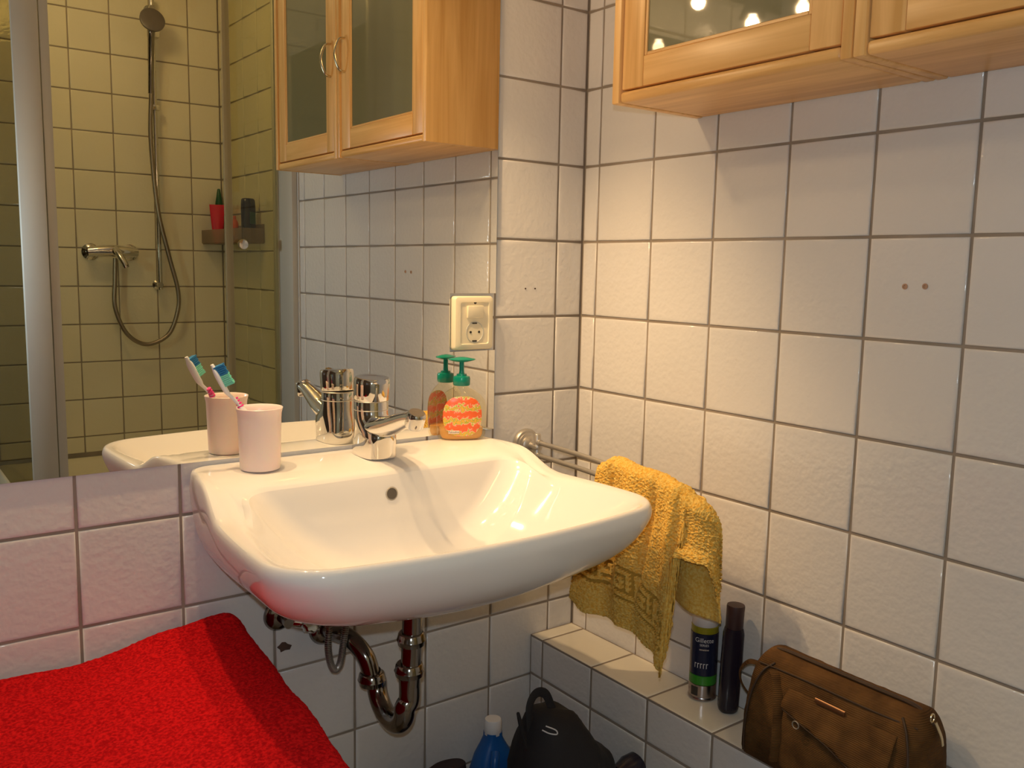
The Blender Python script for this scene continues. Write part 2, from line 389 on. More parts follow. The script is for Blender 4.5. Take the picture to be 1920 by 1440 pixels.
# ---------------------------------------------------------------- mirror
SX0, SX1, SZ0, SZ1 = -.3235, -.2205, 1.068, 1.1765         # socket notch
mr = thing('wall_mirror', (-1.06, 0, MZ0), 'large frameless mirror on the tiled wall with a notch around the socket', 'mirror')
out = [(MX0, MZ0), (MX1, MZ0), (MX1, SZ0), (SX0, SZ0), (SX0, SZ1), (MX1, SZ1), (MX1, MZ1), (MX0, MZ1)]
def mir(y0, y1, mat, name):
    bm = BM(); rings(bm, [[Vector((x+1.06, y0, z-MZ0)) for x, z in out], [Vector((x+1.06, y1, z-MZ0)) for x, z in out]], True, True)
    return link(name, bm, mat, mr, smooth=False)
mir(-.0008, -.0050, MIRROR_EDGE, 'backing'); mir(-.0051, -.0060, MIRROR, 'mirror_glass')

# ---------------------------------------------------------------- socket plate
so = thing('socket_plate', (-.276, 0, 1.071), 'cream plate with rocker switch above a round wall socket, at the mirror edge', 'socket')
bm = BM()
def rrect(w_, h_, r_, y, n=6, cx=0, cz=0):
    pts = []
    for (sx, sz, a0) in ((1, -1, -PI/2), (1, 1, 0), (-1, 1, PI/2), (-1, -1, PI)):
        for i in range(n+1):
            a = a0+PI/2*i/n; pts.append(Vector((cx+sx*(w_/2-r_)+r_*math.cos(a), y, cz+sz*(h_/2-r_)+r_*math.sin(a))))
    return pts
H_ = .1005; W_ = .088
rings(bm, [rrect(W_, H_, .006, -.0002, cz=H_/2), rrect(W_, H_, .006, -.011, cz=H_/2), rrect(W_-.004, H_-.004, .006, -.0165, cz=H_/2), rrect(W_-.012, H_-.012, .006, -.018, cz=H_/2),
           rrect(W_-.024, H_-.022, .004, -.0182, cz=H_/2), rrect(W_-.026, H_-.024, .004, -.0165, cz=H_/2)])
link('cover_plate', bm, PLASTIC_B, so)
bm = BM(); box(bm, (-.0175, -.0205, .060), (.0175, -.0160, .083), .0012)
for v in bm.verts:
    if v.co.z > .075 and v.co.y < -.018: v.co.y -= .0016
tag(link('rocker_switch', bm, PLASTIC_B, so), 'cream rocker switch with bright bevelled edge')
bm = BM(); lathe(bm, [(.0028, 0), (.0028, .0012)], 12, M=Matrix.Translation((.001, -.0163, .0885)) @ Matrix.Rotation(PI/2, 4, 'X')); link('indicator', bm, DARK, so)
bm = BM(); M = Matrix.Translation((.001, -.0163, .0335)) @ Matrix.Rotation(PI/2, 4, 'X')
lathe(bm, [(.0198, 0), (.0198, .0012), (.0186, .0012), (.0182, .0002), (.0178, .0001)], 36, M=M); sk = tag(link('socket_insert', bm, PLASTIC_G, so), 'grey recessed round socket insert')
for dx in (-.0095, .0095):
    bm = BM(); lathe(bm, [(.0024, 0), (.0024, .0006)], 10, M=Matrix.Translation((.001+dx*.2, -.0166, .0335+dx*.0)) @ Matrix.Rotation(PI/2, 4, 'X') @ Matrix.Translation((dx*.8, 0, 0))); link('pin_hole', bm, DARK, sk)
for s in (-1, 1):
    bm = BM(); box(bm, (-.005, -.0185, .0335+s*.0165-.0012), (.005, -.0163, .0335+s*.0165+.0012), .0004, 1); link('earth_clip', bm, DARK, sk)

# ---------------------------------------------------------------- wash basin
CX = -.532
bs_ = thing('wash_basin', (CX, 0, .70), 'white ceramic wash basin hung on the tiled wall below the mirror', 'wash basin')
def outline(hb, hf, yb, yf, rb, rf, bow=.02):
    """closed outline, back edge at yb, front at yf; fixed counts per segment"""
    P = []
    def arc(cx, cy, rx, ry, a0, a1, n):
        for i in range(n): a = lerp(a0, a1, i/n); P.append((cx+rx*math.cos(a), cy+ry*math.sin(a)))
    def seg(a, b, n):
        for i in range(n): t = i/n; P.append((lerp(a[0], b[0], t), lerp(a[1], b[1], t)))
    hbx = lambda y: lerp(hb, hf, min(1, max(0, sstep(yb-.02, yb-.30, y) if yb-.30 > yf-.2 else 0)))
    fr = yf+bow
    # back right corner -> going +x side down to the front, then left
    seg((0, yb), (hb-rb, yb), 16)
    arc(hb-rb, yb-rb, rb, rb, PI/2, 0, 10)
    n = 26; ya, yc = yb-rb, fr+rf
    for i in range(n):
        y = lerp(ya, yc, i/n); t = i/n; P.append((lerp(hb, hf, math.sin(t*PI/2)), y))
    arc(hf-rf, fr+rf, rf, rf, 0, -PI/2*.86, 14)
    xs, ysx = hf-rf+rf*math.cos(-PI/2*.86), fr+rf+rf*math.sin(-PI/2*.86)
    n = 20
    for i in range(n+1):
        t = i/n; x = lerp(xs, 0, t); P.append((x, lerp(ysx, yf, 1-(1-t)**2)))
    return P+[(-x, y) for x, y in P[1:-1][::-1]]
ZR, ZD = .872, .908
def zl(y): return ZR+(ZD-ZR)*sstep(-.222, -.118, y)
R = []
HB, HF, YFB = .279, .314, -.508
def ring(hb, hf, yb, yf, rb, rf, zf, bow=.022):
    return [Vector((x, y, zf(x, y)-.70)) for x, y in outline(hb, hf, yb, yf, rb, rf, bow)]
def outer(off, h, rb=.03):
    fb = min(off, .12)
    def zf(x, y):
        k = lerp(1.0, 1.18, sstep(-.34, -.03, y)); hh = h*k
        return lerp(zl(y), ZR, min(1, h/.05))-hh
    return ring(HB-off*.62, HF-off*.95, -.0005, YFB+off, rb, .085+off*.25, zf)
for off, h in ((.26, .165), (.215, .160), (.17, .150), (.13, .136), (.095, .120), (.065, .104), (.042, .088), (.025, .070), (.013, .052), (.006, .036), (.001, .022), (.0, .013)):
    R.append(outer(off, h))
R.append(ring(HB-.0022, HF-.0016, -.0007, YFB+.0016, .032, .085, lambda x, y: zl(y)-.0055))
R.append(ring(HB-.0065, HF-.0042, -.0012, YFB+.0042, .032, .083, lambda x, y: zl(y)-.0008))
R.append(ring(HB-.0115, HF-.0075, -.05, YFB+.0075, .03, .08, lambda x, y: zl(y)+.0004))
R.append(ring(HB-.0155, HF-.0105, -.10, YFB+.0105, .03, .076, lambda x, y: zl(y)+.0002))
def inner(side, front, yb, drop, backdrop, rb, rf):
    def zf(x, y):
        zb = ZD-backdrop; k = sstep(yb-.02, yb-.11, y)
        return lerp(min(zb, zl(y)+.001) if backdrop < .01 else zb, ZR-drop, k)
    R.append(ring(HB-side, HF-side, yb, YFB+front, rb, rf, zf))
inner(.0195, .0135, -.148, .001, .0008, .035, .072)
inner(.0235, .0165, -.156, .004, .004, .04, .07)
inner(.030, .0215, -.162, .011, .013, .045, .07)
inner(.041, .031, -.167, .024, .032, .05, .07)
inner(.062, .047, -.172, .043, .060, .055, .075)
inner(.088, .062, -.178, .066, .092, .06, .08)
inner(.120, .085, -.188, .088, .118, .06, .08)
inner(.158, .115, -.202, .102, .136, .055, .075)
inner(.200, .150, -.222, .109, .145, .04, .06)
inner(.238, .180, -.245, .111, .147, .02, .03)
bm = BM(); rings(bm, R); body = link('basin_body', bm, CERAMIC, bs_)
sub = body.modifiers.new('sub', 'SUBSURF'); sub.levels = 1; sub.render_levels = 1
bm = BM(); lathe(bm, [(.0105, 0), (.0112, .0012), (.0105, .0018), (.0090, .0016), (.0085, -.001)], 24, M=Matrix.Translation((-.004, -.1690, .863-.70)) @ Matrix.Rotation(math.radians(82), 4, 'X'))
ov = tag(link('overflow_ring', bm, SATIN, bs_), 'dark grey round overflow inlet in the basin back wall')
bm = BM(); lathe(bm, [(.0088, .0004), (.0085, .0015)], 20, M=Matrix.Translation((-.004, -.1690, .863-.70)) @ Matrix.Rotation(math.radians(82), 4, 'X')); link('overflow_hole', bm, simple('overflow_grey', (.10, .085, .07), .5, bs=(50, .1)), ov)
bm = BM(); lathe(bm, [(.030, .0), (.032, .003), (.027, .004), (.020, .001)], 30, c=(0, -.305, ZR-.1105-.70)); link('drain_ring', bm, CHROME, bs_)

# ---------------------------------------------------------------- faucet
FX, FY = -.520, -.070
fa = thing('basin_mixer_tap', (FX, FY, ZD), 'chrome single-lever mixer tap on the basin deck', 'tap')
def faucet_body():
    bm = BM(); R = []; n = 48
    # z, radius x, back extent, front extent, squareness
    for z, rx, yb, yf_, p in ((.0, .0275, .031, -.050, 3.0), (.0015, .0285, .032, -.052, 3.0), (.022, .0284, .0315, -.053, 3.0), (.034, .0286, .031, -.055, 2.8), (.044, .0290, .030, -.054, 2.5), (.053, .0290, .029, -.042, 2.2), (.062, .0288, .0288, -.0335, 2.0), (.072, .0286, .0286, -.0290, 2), (.0915, .0286, .0286, -.0286, 2), (.0925, .0280, .0280, -.0280, 2)):
        cy = (yb+yf_)/2; ry = (yb-yf_)/2
        R.append([Vector((rx*math.copysign(abs(math.cos(a))**(2/p), math.cos(a)), cy+ry*math.copysign(abs(math.sin(a))**(2/p), math.sin(a)), z)) for a in [2*PI*i/n for i in range(n)]])
    return rings(bm, R)
link('tap_body', faucet_body(), CHROME, fa)
bm = BM()
P = [(0, .000, .047), (0, -.030, .051), (0, -.062, .058), (0, -.095, .069), (0, -.125, .079), (0, -.148, .084)]
tube(bm, P, lambda t: (lerp(.0180, .0115, sstep(.2, 1, t)), lerp(.0265, .0150, sstep(.1, .9, t))), 32, 8)
link('spout', bm, CHROME, fa)
bm = BM(); M = Matrix.Translation((0, -.146, .0815)) @ Matrix.Rotation(math.radians(24), 4, 'X')
lathe(bm, [(.0125, .012), (.0150, .009), (.0155, .004), (.0155, -.011), (.0140, -.014), (.0120, -.014), (.0115, -.010)], 28, M=M); link('aerator', bm, CHROME, fa)
bm = BM(); M = Matrix.Translation((0, 0, .094)) @ Matrix.Rotation(math.radians(5), 4, 'X')
lathe(bm, [(.0284, .0), (.0296, .002), (.0300, .012), (.0302, .028), (.0298, .034), (.0280, .0375), (.0262, .0380), (.020, .0372), (.008, .0370)], 40, M=M)
cap = link('lever_cap', bm, CHROME, fa)
bm = BM(); tube(bm, [(0, -.020, .124), (0, -.030, .126), (0, -.036, .127)], lambda t: (.0045, lerp(.015, .009, t)), 20, 5); link('lever', bm, CHROME, cap)
bm = BM(); lathe(bm, [(.0290, .0), (.0298, .0010), (.0290, .0020)], 40, c=(0, 0, .0915)); link('joint_ring', bm, SATIN, fa)
bm = BM(); lathe(bm, [(.0288, .0), (.0293, .0008), (.0288, .0016)], 40, c=(0, 0, .0765)); link('joint_ring', bm, SATIN, fa)

# ---------------------------------------------------------------- tumbler + toothbrush
CU = (-.7175, -.080)
cu = thing('toothbrush_tumbler', (CU[0], CU[1], ZD+.0005), 'pale pink plastic tumbler on the left of the basin deck', 'cup')
bm = BM(); lathe(bm, [(.004, .0035), (.0265, .0035), (.0295, .006), (.0322, .088), (.0338, .0935), (.0350, .0955), (.0340, .0960), (.0318, .0925), (.0303, .086), (.0280, .010), (.010, .007)][::1], 48)
bm.free(); bm = BM()
lathe(bm, [(.012, 0), (.0275, 0), (.0300, .0015), (.0308, .006), (.0328, .080), (.0334, .088), (.0350, .0945), (.0354, .0962), (.0348, .0968), (.0332, .0950), (.0316, .088), (.0306, .078), (.0286, .010), (.012, .006)], 48)
link('tumbler_body', bm, PINK, cu)
B0 = Vector((-.698, -.094, .9195)); B1 = Vector((-.7405, -.0735, 1.0010)); B2 = Vector((-.7655, -.0700, 1.0330)); B3 = Vector((-.7850, -.0685, 1.0730))
tb = thing('toothbrush', B0, 'white and pink toothbrush leaning in the pink tumbler', 'toothbrush')
def rel(p): return Vector(p)-B0
bm = BM(); tube(bm, [rel(B0), rel(lerp(B0, B1, .5)), rel(B1), rel(lerp(B1, B2, .5)+Vector((.0006, 0, .0004))), rel(B2), rel(B3)], lambda t: (interp(t, [(0, .0050), (.35, .0052), (.55, .0028), (.72, .0026), (.80, .0040), (.93, .0046), (1, .0025)]), interp(t, [(0, .006), (.35, .0062), (.55, .0030), (.72, .0030), (.80, .0066), (.93, .0072), (1, .003)])), 16, 8)
link('handle', bm, WHITEP, tb)
d = (B1-B0).normalized()
bm = BM(); tube(bm, [rel(B0+d*.070), rel(B0+d*.083), rel(B0+d*.0975)], lambda t: (.0060*math.sin(PI*(.15+.7*t)), .0068*math.sin(PI*(.15+.7*t))), 16, 5); link('grip', bm, HOT, tb)
for k in range(4):
    bm = BM(); c = B0+d*(.1005+.0045*k); tube(bm, [rel(c), rel(c+d*.0012), rel(c+d*.0024)], .0052-.0004*k, 16, 0); link('grip_ring', bm, HOT, tb)
hd = (B3-B2).normalized(); side = Vector((.80, -.36, -.16)); side = (side-hd*side.dot(hd)).normalized(); lat = hd.cross(side)
def tuft(a, b, L, mat, name):
    bm = BM(); n = 5
    for i in range(n):
        for j in (-1, 0, 1):
            c = B2+hd*lerp(a, b, (i+.5)/n)+lat*.0032*j; e = (b-a)/n*.42
            q = [c+hd*e*s1+lat*.0014*s2 for s1, s2 in ((-1, -1), (1, -1), (1, 1), (-1, 1))]
            rings(bm, [[rel(p) for p in q], [rel(p+side*(L+.0012*((i+j) % 2))) for p in q]])
    return link(name, bm, mat, tb, smooth=False)
tuft(.010, .024, .0155, MINT, 'bristles'); tuft(.024, .040, .0150, BLUEB, 'bristles')
tuft(.006, .010, .0165, MINT, 'bristles')

# ---------------------------------------------------------------- soap dispenser
SB = (-.3145, -.0335)
sb = thing('soap_dispenser', (SB[0], SB[1], ZD+.0005), 'clear liquid soap dispenser with green pump and orange fruit label by the socket', 'soap dispenser')
def bottle_ring(z, hw, hd_, p=2.6, n=44):
    return [Vector((hw*math.copysign(abs(math.cos(a))**(2/p), math.cos(a)), hd_*math.copysign(abs(math.sin(a))**(2/p), math.sin(a)), z)) for a in [2*PI*i/n for i in range(n)]]
PR = [(0, .038, .017), (.002, .042, .0195), (.008, .045, .021), (.030, .0465, .0215), (.060, .0465, .0215), (.072, .0435, .021), (.082, .0365, .0195), (.090, .026, .017), (.095, .016, .014), (.0975, .0125, .0125), (.103, .0120, .0120)]
bm = BM(); rings(bm, [bottle_ring(*q) for q in PR]); link('bottle', bm, CLEAR, sb)
bm = BM(); rings(bm, [bottle_ring(z+.001, a-.0015, b-.0015) for z, a, b in [(0, .034, .017), (.002, .038, .0195), (.008, .041, .021), (.020, .042, .0212)]]); link('liquid', bm, SOAP, sb)
def bottle_y(x, z):
    hw = interp(z, [(p[0], p[1]) for p in PR]); hd_ = interp(z, [(p[0], p[2]) for p in PR]); q = min(.999, abs(x)/hw)
    return -hd_*(1-q**2.6)**(1/2.6)
def label_patch(sgn, k=1.0):
    def fn(u, v):
        a = 2*PI*u; rr_ = v
        x = .036*k*rr_*math.copysign(abs(math.cos(a))**.75, math.cos(a)); z = .045+.037*k*rr_*math.copysign(abs(math.sin(a))**.85, math.sin(a))
        return Vector((x, sgn*(-bottle_y(x, z)+.0006), z))
    bm = BM(); grid(bm, fn, 40, 8, True); bmesh.ops.remove_doubles(bm, verts=bm.verts, dist=1e-5); return bm
tag(link('label', label_patch(-1), LABEL, sb), 'orange, pink and green printed front label')
tag(link('back_label', label_patch(1, .55), LABEL, sb), 'orange printed back label')
bm = BM(); grid(bm, lambda u, v: Vector((lerp(-.026, -.006, u), bottle_y(lerp(-.026, -.006, u), lerp(.013, .019, v))-.0011, lerp(.013, .019, v))), 8, 2); link('label_strip', bm, PRINTP, sb)
text_map('Palmolive', .0050, lambda x, y: Vector((x-.016, bottle_y(x-.016, .016+y)-.0015, .016+y)), DARK, sb)
bm = BM(); lathe(bm, [(.0145, .100), (.0158, .1015), (.0160, .113), (.0150, .1165), (.0095, .118), (.0092, .121), (.0055, .1215), (.0048, .124), (.0044, .128), (.0044, .143), (.003, .144)], 32)
pm = link('pump', bm, PUMP, sb)
bm = BM(); lathe(bm, [(.003, .1425), (.012, .1435), (.0245, .1470), (.0258, .1482), (.0240, .1492), (.012, .1515), (.004, .1525)], 36, sy=.62); link('pump_head', bm, PUMP, pm)
sb.rotation_euler = (0, 0, math.radians(-26))

# ---------------------------------------------------------------- towel rail
RX = -.1385
tr = thing('towel_rail', (RX, 0, .872), 'satin steel swivel towel rail with two arms, right of the basin', 'towel rail')
bm = BM(); M = Matrix.Rotation(PI/2, 4, 'X')
lathe(bm, [(.0310, .0005), (.0310, .006), (.0285, .0095), (.0240, .0100), (.0235, .0125), (.0185, .0140), (.0180, .0190), (.0150, .0215), (.0080, .0230), (.0070, .034)], 40, M=Matrix.Translation((0, 0, .003)) @ M); link('rosette', bm, SATIN, tr)
bm = BM(); lathe(bm, [(.0060, -.034), (.0072, -.033), (.0072, .028), (.0060, .0295), (.003, .030)], 24, c=(0, -.040, 0)); link('pivot_pin', bm, SATIN, tr)
bm = BM(); lathe(bm, [(.0095, -.004), (.0100, -.003), (.0100, .003), (.0095, .004)], 24, c=(0, -.040, .003)); link('collar', bm, SATIN, tr)
for z, x1 in ((.0125, -.010), (-.0135, -.006)):
    bm = BM(); tube(bm, [(0, -.044, z), (x1*.5, -.20, z-.002), (x1, -.385, z-.012)], .0048, 14, 4); link('arm', bm, SATIN, tr)
    bm = BM(); tube(bm, [(0, -.040, z), (0, -.052, z)], .0065, 14, 0); link('arm_socket', bm, SATIN, tr)

# ---------------------------------------------------------------- yellow hand towel (over the rail)
def tn(p, s=1.0): return noise.noise(Vector(p)*s)
KEY = ["11111101", "10000101", "10110101", "10010101", "11110101", "00000001", "11111111"]
def key_h(a, b):                                   # a along band (m), b 0..1 across band -> 1 raised / 0 recessed
    if b < 0 or b > 1: return None
    w_ = .044; c = int((a % w_)/w_*8); r_ = min(6, int(b*7)); return int(KEY[r_][c])
def towel_front(uu_, v):
    """uu_ 0..1 the hanging front, 1..1.3 the end that curls round behind the arm ends; v < .12 lies over the arms"""
    u = min(uu_, 1); wv_ = sstep(1, 1.3, uu_); ex = max(0, uu_-1)/.3
    ytop = lerp(-.244, -.470, u)-.034*math.sin(ex*PI/2); ybot = lerp(-.200, -.462, u)-.050*math.sin(ex*PI/2)
    zt = interp(u, [(0, .884), (.14, .899), (.5, .893), (.82, .884), (1, .864)])-.062*ex**1.6
    if uu_ < .925: zb = interp(u, [(0, .626), (.2, .612), (.45, .606), (.75, .588), (.9, .568)])
    elif uu_ < .945: zb = lerp(.568, .770, (uu_-.925)/.02)
    else: zb = interp(ex, [(0, .770), (.45, .766), (1, .704)])
    xb = RX+.010; xf = lerp(RX-.026, RX+.006, wv_)
    if v < .12:
        t = v/.12; a = lerp(PI*.98, 0, t); r_ = (xb-xf)/2; xc = (xb+xf)/2
        x = xc-r_*math.cos(a)*1.0; x = xc-r_*math.cos(PI-a)*-1*-1 if False else xc-r_*math.cos(a); z = zt-min(r_, .018)*(1-math.sin(a)); y = ytop; nx, nz = -math.cos(a), math.sin(a)
    else:
        t = (v-.12)/.88; z = lerp(zt-min((xb-xf)/2, .018), zb, t); x = xf-.006*t; y = lerp(ytop, ybot, sstep(0, 1, t)); nx, nz = -1, .0
    amp = sstep(.02, .35, v)
    fold = .0075*math.sin(u*15+.9+.7*math.sin(z*9))+.004*math.sin(u*27-1+z*6)
    fold += -.012*math.exp(-((u-.88)/.03)**2) - .013*math.exp(-((u-.17)/.028)**2)*max(0, 1-v*1.6) - .012*math.exp(-((u-.60+(v-.3)*.10)/.03)**2)*(1 if v < .7 else max(0, 1-(v-.7)*4))
    fold += .014*sstep(.75, 1.0, v)*math.sin(u*8+.5)
    x -= fold*lerp(.30, 1, amp)*(1-wv_*.8)
    dd = .0020*tn((x*1, y, z), 300)+.0014*tn((x, y+3, z), 620)
    a = -y; b = (z-(zb+.050+.014*math.sin(u*5)))/.046
    if v > .3 and uu_ < .92 and -.14 < b < 1.14:
        k = key_h(a, 1-b); dd *= .3; dd += -.0045 if (k is None or k == 0) else .0005
    x += nx*dd; z += nz*dd; y -= dd*.8*wv_
    return Vector((x, y, z))
def towel_back(u, v):
    y = lerp(-.262, -.488, u); zt = interp(u, [(0, .872), (.12, .880), (.5, .875), (.85, .862), (1, .800)]); zb = interp(u, [(0, .69), (1, .662)])
    z = lerp(zt, zb, v); x = RX+.014+.006*math.sin(u*15+z*9)+.004*v
    y -= .012*u*v
    dd = .0018*tn((x, y, z), 300); return Vector((x+dd, y, z))
def in_key(uu_, v):
    if v < .3 or uu_ > .92: return False
    p = towel_front(uu_, v); u = uu_; zb = interp(u, [(0, .626), (.2, .612), (.45, .606), (.75, .588), (.9, .568)])
    b = (p.z-(zb+.050+.014*math.sin(u*5)))/.046
    return -.14 < b < 1.14 and key_h(-lerp(lerp(-.244, -.470, u), lerp(-.200, -.462, u), sstep(0, 1, (v-.12)/.88)), 1-b) != 1
bm = BM(); grid(bm, lambda u, v: towel_front(u*1.3, v), 300, 290)
for fi, f_ in enumerate(bm.faces):
    i_, j_ = divmod(fi, 290)
    if 90 < j_ and in_key((i_+.5)/300*1.3, (j_+.5)/290): f_.material_index = 1
grid(bm, towel_back, 90, 80)
ty = link('hand_towel', bm, [YEL, YELF]); sol = ty.modifiers.new('s', 'SOLIDIFY'); sol.thickness = .0032; sol.offset = -1
tag(ty, 'yellow terry hand towel with a meander border hanging on the steel rail', 'towel')

# ---------------------------------------------------------------- drain, valve, hose
dt = thing('drain_trap', (-.535, -.225, .46), 'chrome U-bend drain pipe under the basin', 'drain pipe')
O = Vector((-.535, -.225, .46))
def prel(L, o=O): return [Vector(p)-o for p in L]
bm = BM(); tube(bm, prel([(-.533, -.232, .698), (-.533, -.231, .66), (-.534, -.229, .60), (-.535, -.226, .55)]), .0160, 28, 4); link('tail_pipe', bm, PIPE, dt)
bm = BM(); ub = [(-.535, -.226, .575), (-.535, -.226, .54)]
for i in range(11):
    a = PI*i/10; ub.append((-.539-.004*math.cos(a), -.1705-.0555*math.cos(a), .527-.045*math.sin(a)))
ub += [(-.543, -.115, .540)]
tube(bm, prel(ub), .0168, 28, 5); link('u_bend', bm, PIPE, dt)
bm = BM(); tube(bm, prel([(-.543, -.115, .522), (-.545, -.113, .545), (-.551, -.102, .572), (-.563, -.070, .592), (-.572, -.036, .592), (-.576, -.001, .590)]), .0155, 28, 6); link('outlet_pipe', bm, PIPE, dt)
for c, s in (((-.5335, -.229, .640), .0225), ((-.535, -.226, .588), .0235), ((-.543, -.115, .531), .0235)):
    bm = BM(); lathe(bm, [(s-.005, -.010), (s-.002, -.009), (s-.0005, -.003), (s+.0008, 0), (s-.0005, .003), (s-.002, .010), (s-.004, .012)], 32, c=tuple(Vector(c)-O)); link('slip_nut', bm, PIPE, dt)
bm = BM(); lathe(bm, [(.030, .0005), (.030, .003), (.024, .010), (.017, .013)], 36, M=Matrix.Translation(Vector((-.576, 0, .590))-O) @ Matrix.Rotation(PI/2, 4, 'X')); link('wall_flange', bm, PIPE, dt)
av = thing('angle_valve', (-.660, 0, .632), 'small chrome angle valve with fluted knob left of the drain', 'valve')
Mx = Matrix.Rotation(PI/2, 4, 'X')
bm = BM(); lathe(bm, [(.027, .0005), (.027, .003), (.021, .011), (.012, .013), (.0085, .014), (.0085, .045)], 32, M=Mx); tag(link('escutcheon', bm, PIPE, av), 'dark round wall escutcheon')
bm = BM(); tube(bm, [(0, -.030, 0), (.020, -.040, -.004), (.034, -.044, -.008)], .0095, 18, 4); tube(bm, [(.012, -.038, 0), (.014, -.040, .040)], .0075, 16, 0); link('valve_body', bm, CHROME, av)
bm = BM(); n = 40; R = []
for z, r_ in ((0, .012), (.003, .0150), (.018, .0155), (.021, .013)):
    R.append([Matrix.Translation((.034, -.046, -.008)) @ Matrix.Rotation(math.radians(68), 4, 'X') @ Vector(((r_+.0012*math.cos(8*2*PI*i/n))*math.cos(2*PI*i/n), (r_+.0012*math.cos(8*2*PI*i/n))*math.sin(2*PI*i/n), z)) for i in range(n)])
rings(bm, R); link('knob', bm, CHROME, av)
HP = [(-.646, -.040, .672), (-.628, -.060, .674), (-.606, -.078, .640), (-.6075, -.082, .590), (-.6030, -.083, .560), (-.5950, -.083, .549), (-.586, -.083, .558), (-.580, -.083, .590), (-.573, -.083, .635), (-.566, -.085, .674)]
hs = thing('supply_hose', HP[5], 'braided metal supply hose looping down under the basin', 'hose')
sp = smooth_path([Vector(p)-Vector(HP[5]) for p in HP], 14)
bm = BM(); tube(bm, sp, .0055, 14, 0)
link('hose_core', bm, simple('braid_dark', (.16, .14, .12), .35, 1., bs=(700, .6)), hs)
bm = BM()
for k, p in enumerate(sp[:-1]):
    t = (sp[k+1]-p).normalized(); q = t.to_track_quat('Z', 'Y').to_matrix().to_4x4()
    lathe(bm, [(.0052, 0), (.0062, .0006), (.0062, .0012), (.0052, .0018)], 12, M=Matrix.Translation(p) @ q)
o = link('braid', bm, SATIN, hs); o['kind'] = 'stuff'

# ---------------------------------------------------------------- ledge items
cn = thing('shaving_gel_can', (-.0275, -.3925, LZ+.0003), 'dark shaving gel can with clear lid and olive collar on the tiled ledge', 'can')
CR = .0245
def band(z0, z1, mat, name, r_=CR):
    bm = BM(); lathe(bm, [(r_-.001, z0), (r_, z0+.0006), (r_, z1-.0006), (r_-.001, z1)], 40); return link(name, bm, mat, cn)
bm = BM(); lathe(bm, [(.020, 0), (.0235, .0005), (.0252, .002), (.0252, .005), (.0243, .0065)], 40); link('base_rim', bm, CANSILVER, cn)
band(.0062, .030, CANSILVER, 'silver_band'); band(.030, .047, CANGREEN, 'green_band'); band(.047, .124, CANBODY, 'can_wall'); band(.124, .136, CANYEL, 'collar', .0240)
bm = BM(); lathe(bm, [(.0225, .136), (.0232, .137), (.0228, .150), (.0215, .1545), (.0180, .157), (.008, .158)], 40); tag(link('lid', bm, LIDW, cn), 'translucent whitish lid')
AC = math.atan2(CAM.y+.3925, CAM.x+.0275)
def cyl(x, y, z, a0=0, r_=CR+.0003): a = AC+a0+x/r_; return Vector((r_*math.cos(a), r_*math.sin(a), z+y))
text_map('Gillette', .0115, lambda x, y: cyl(x, y, .113), PRINTW, cn)
text_map('SERIES', .0060, lambda x, y: cyl(x, y, .1045), PRINTW, cn)
text_map('sensitive', .0050, lambda x, y: cyl(x, y, .0965), PRINTP, cn)
for k in range(5):
    def fn(u, v, k=k): return cyl(-.016+.0052*k+u*.0012, 0, lerp(.062, .071, v))
    bm = BM(); grid(bm, fn, 2, 2); grid(bm, lambda u, v, k=k: cyl(-.016+.0052*k+u*.0034, 0, lerp(.0695, .071, v)), 2, 1); link('print_stroke', bm, PRINTW, cn)
bm = BM(); grid(bm, lambda u, v: cyl(lerp(-.022, -.008, u), 0, lerp(.010, .026, v)), 4, 2); link('info_panel', bm, DARK, cn)
s2 = thing('slim_dark_bottle', (-.0335, -.4560, LZ+.0004), 'tall slim near-black bottle with brown cap beside the shaving can', 'bottle')
bm = BM(); rings(bm, [bottle_ring(z, a, b, 2.4, 36) for z, a, b in ((0, .013, .011), (.004, .0165, .0145), (.010, .0180, .0155), (.090, .0185, .0155), (.142, .0180, .0150), (.149, .0165, .0145), (.152, .0150, .0145))]); link('bottle_body', bm, BLACKB, s2)
bm = BM(); lathe(bm, [(.0140, .151), (.0150, .1525), (.0152, .180), (.0155, .190), (.0148, .1925), (.006, .193)], 32); link('cap', bm, BROWNCAP, s2)
s2.rotation_euler = (0, math.radians(1.5), math.radians(-40))

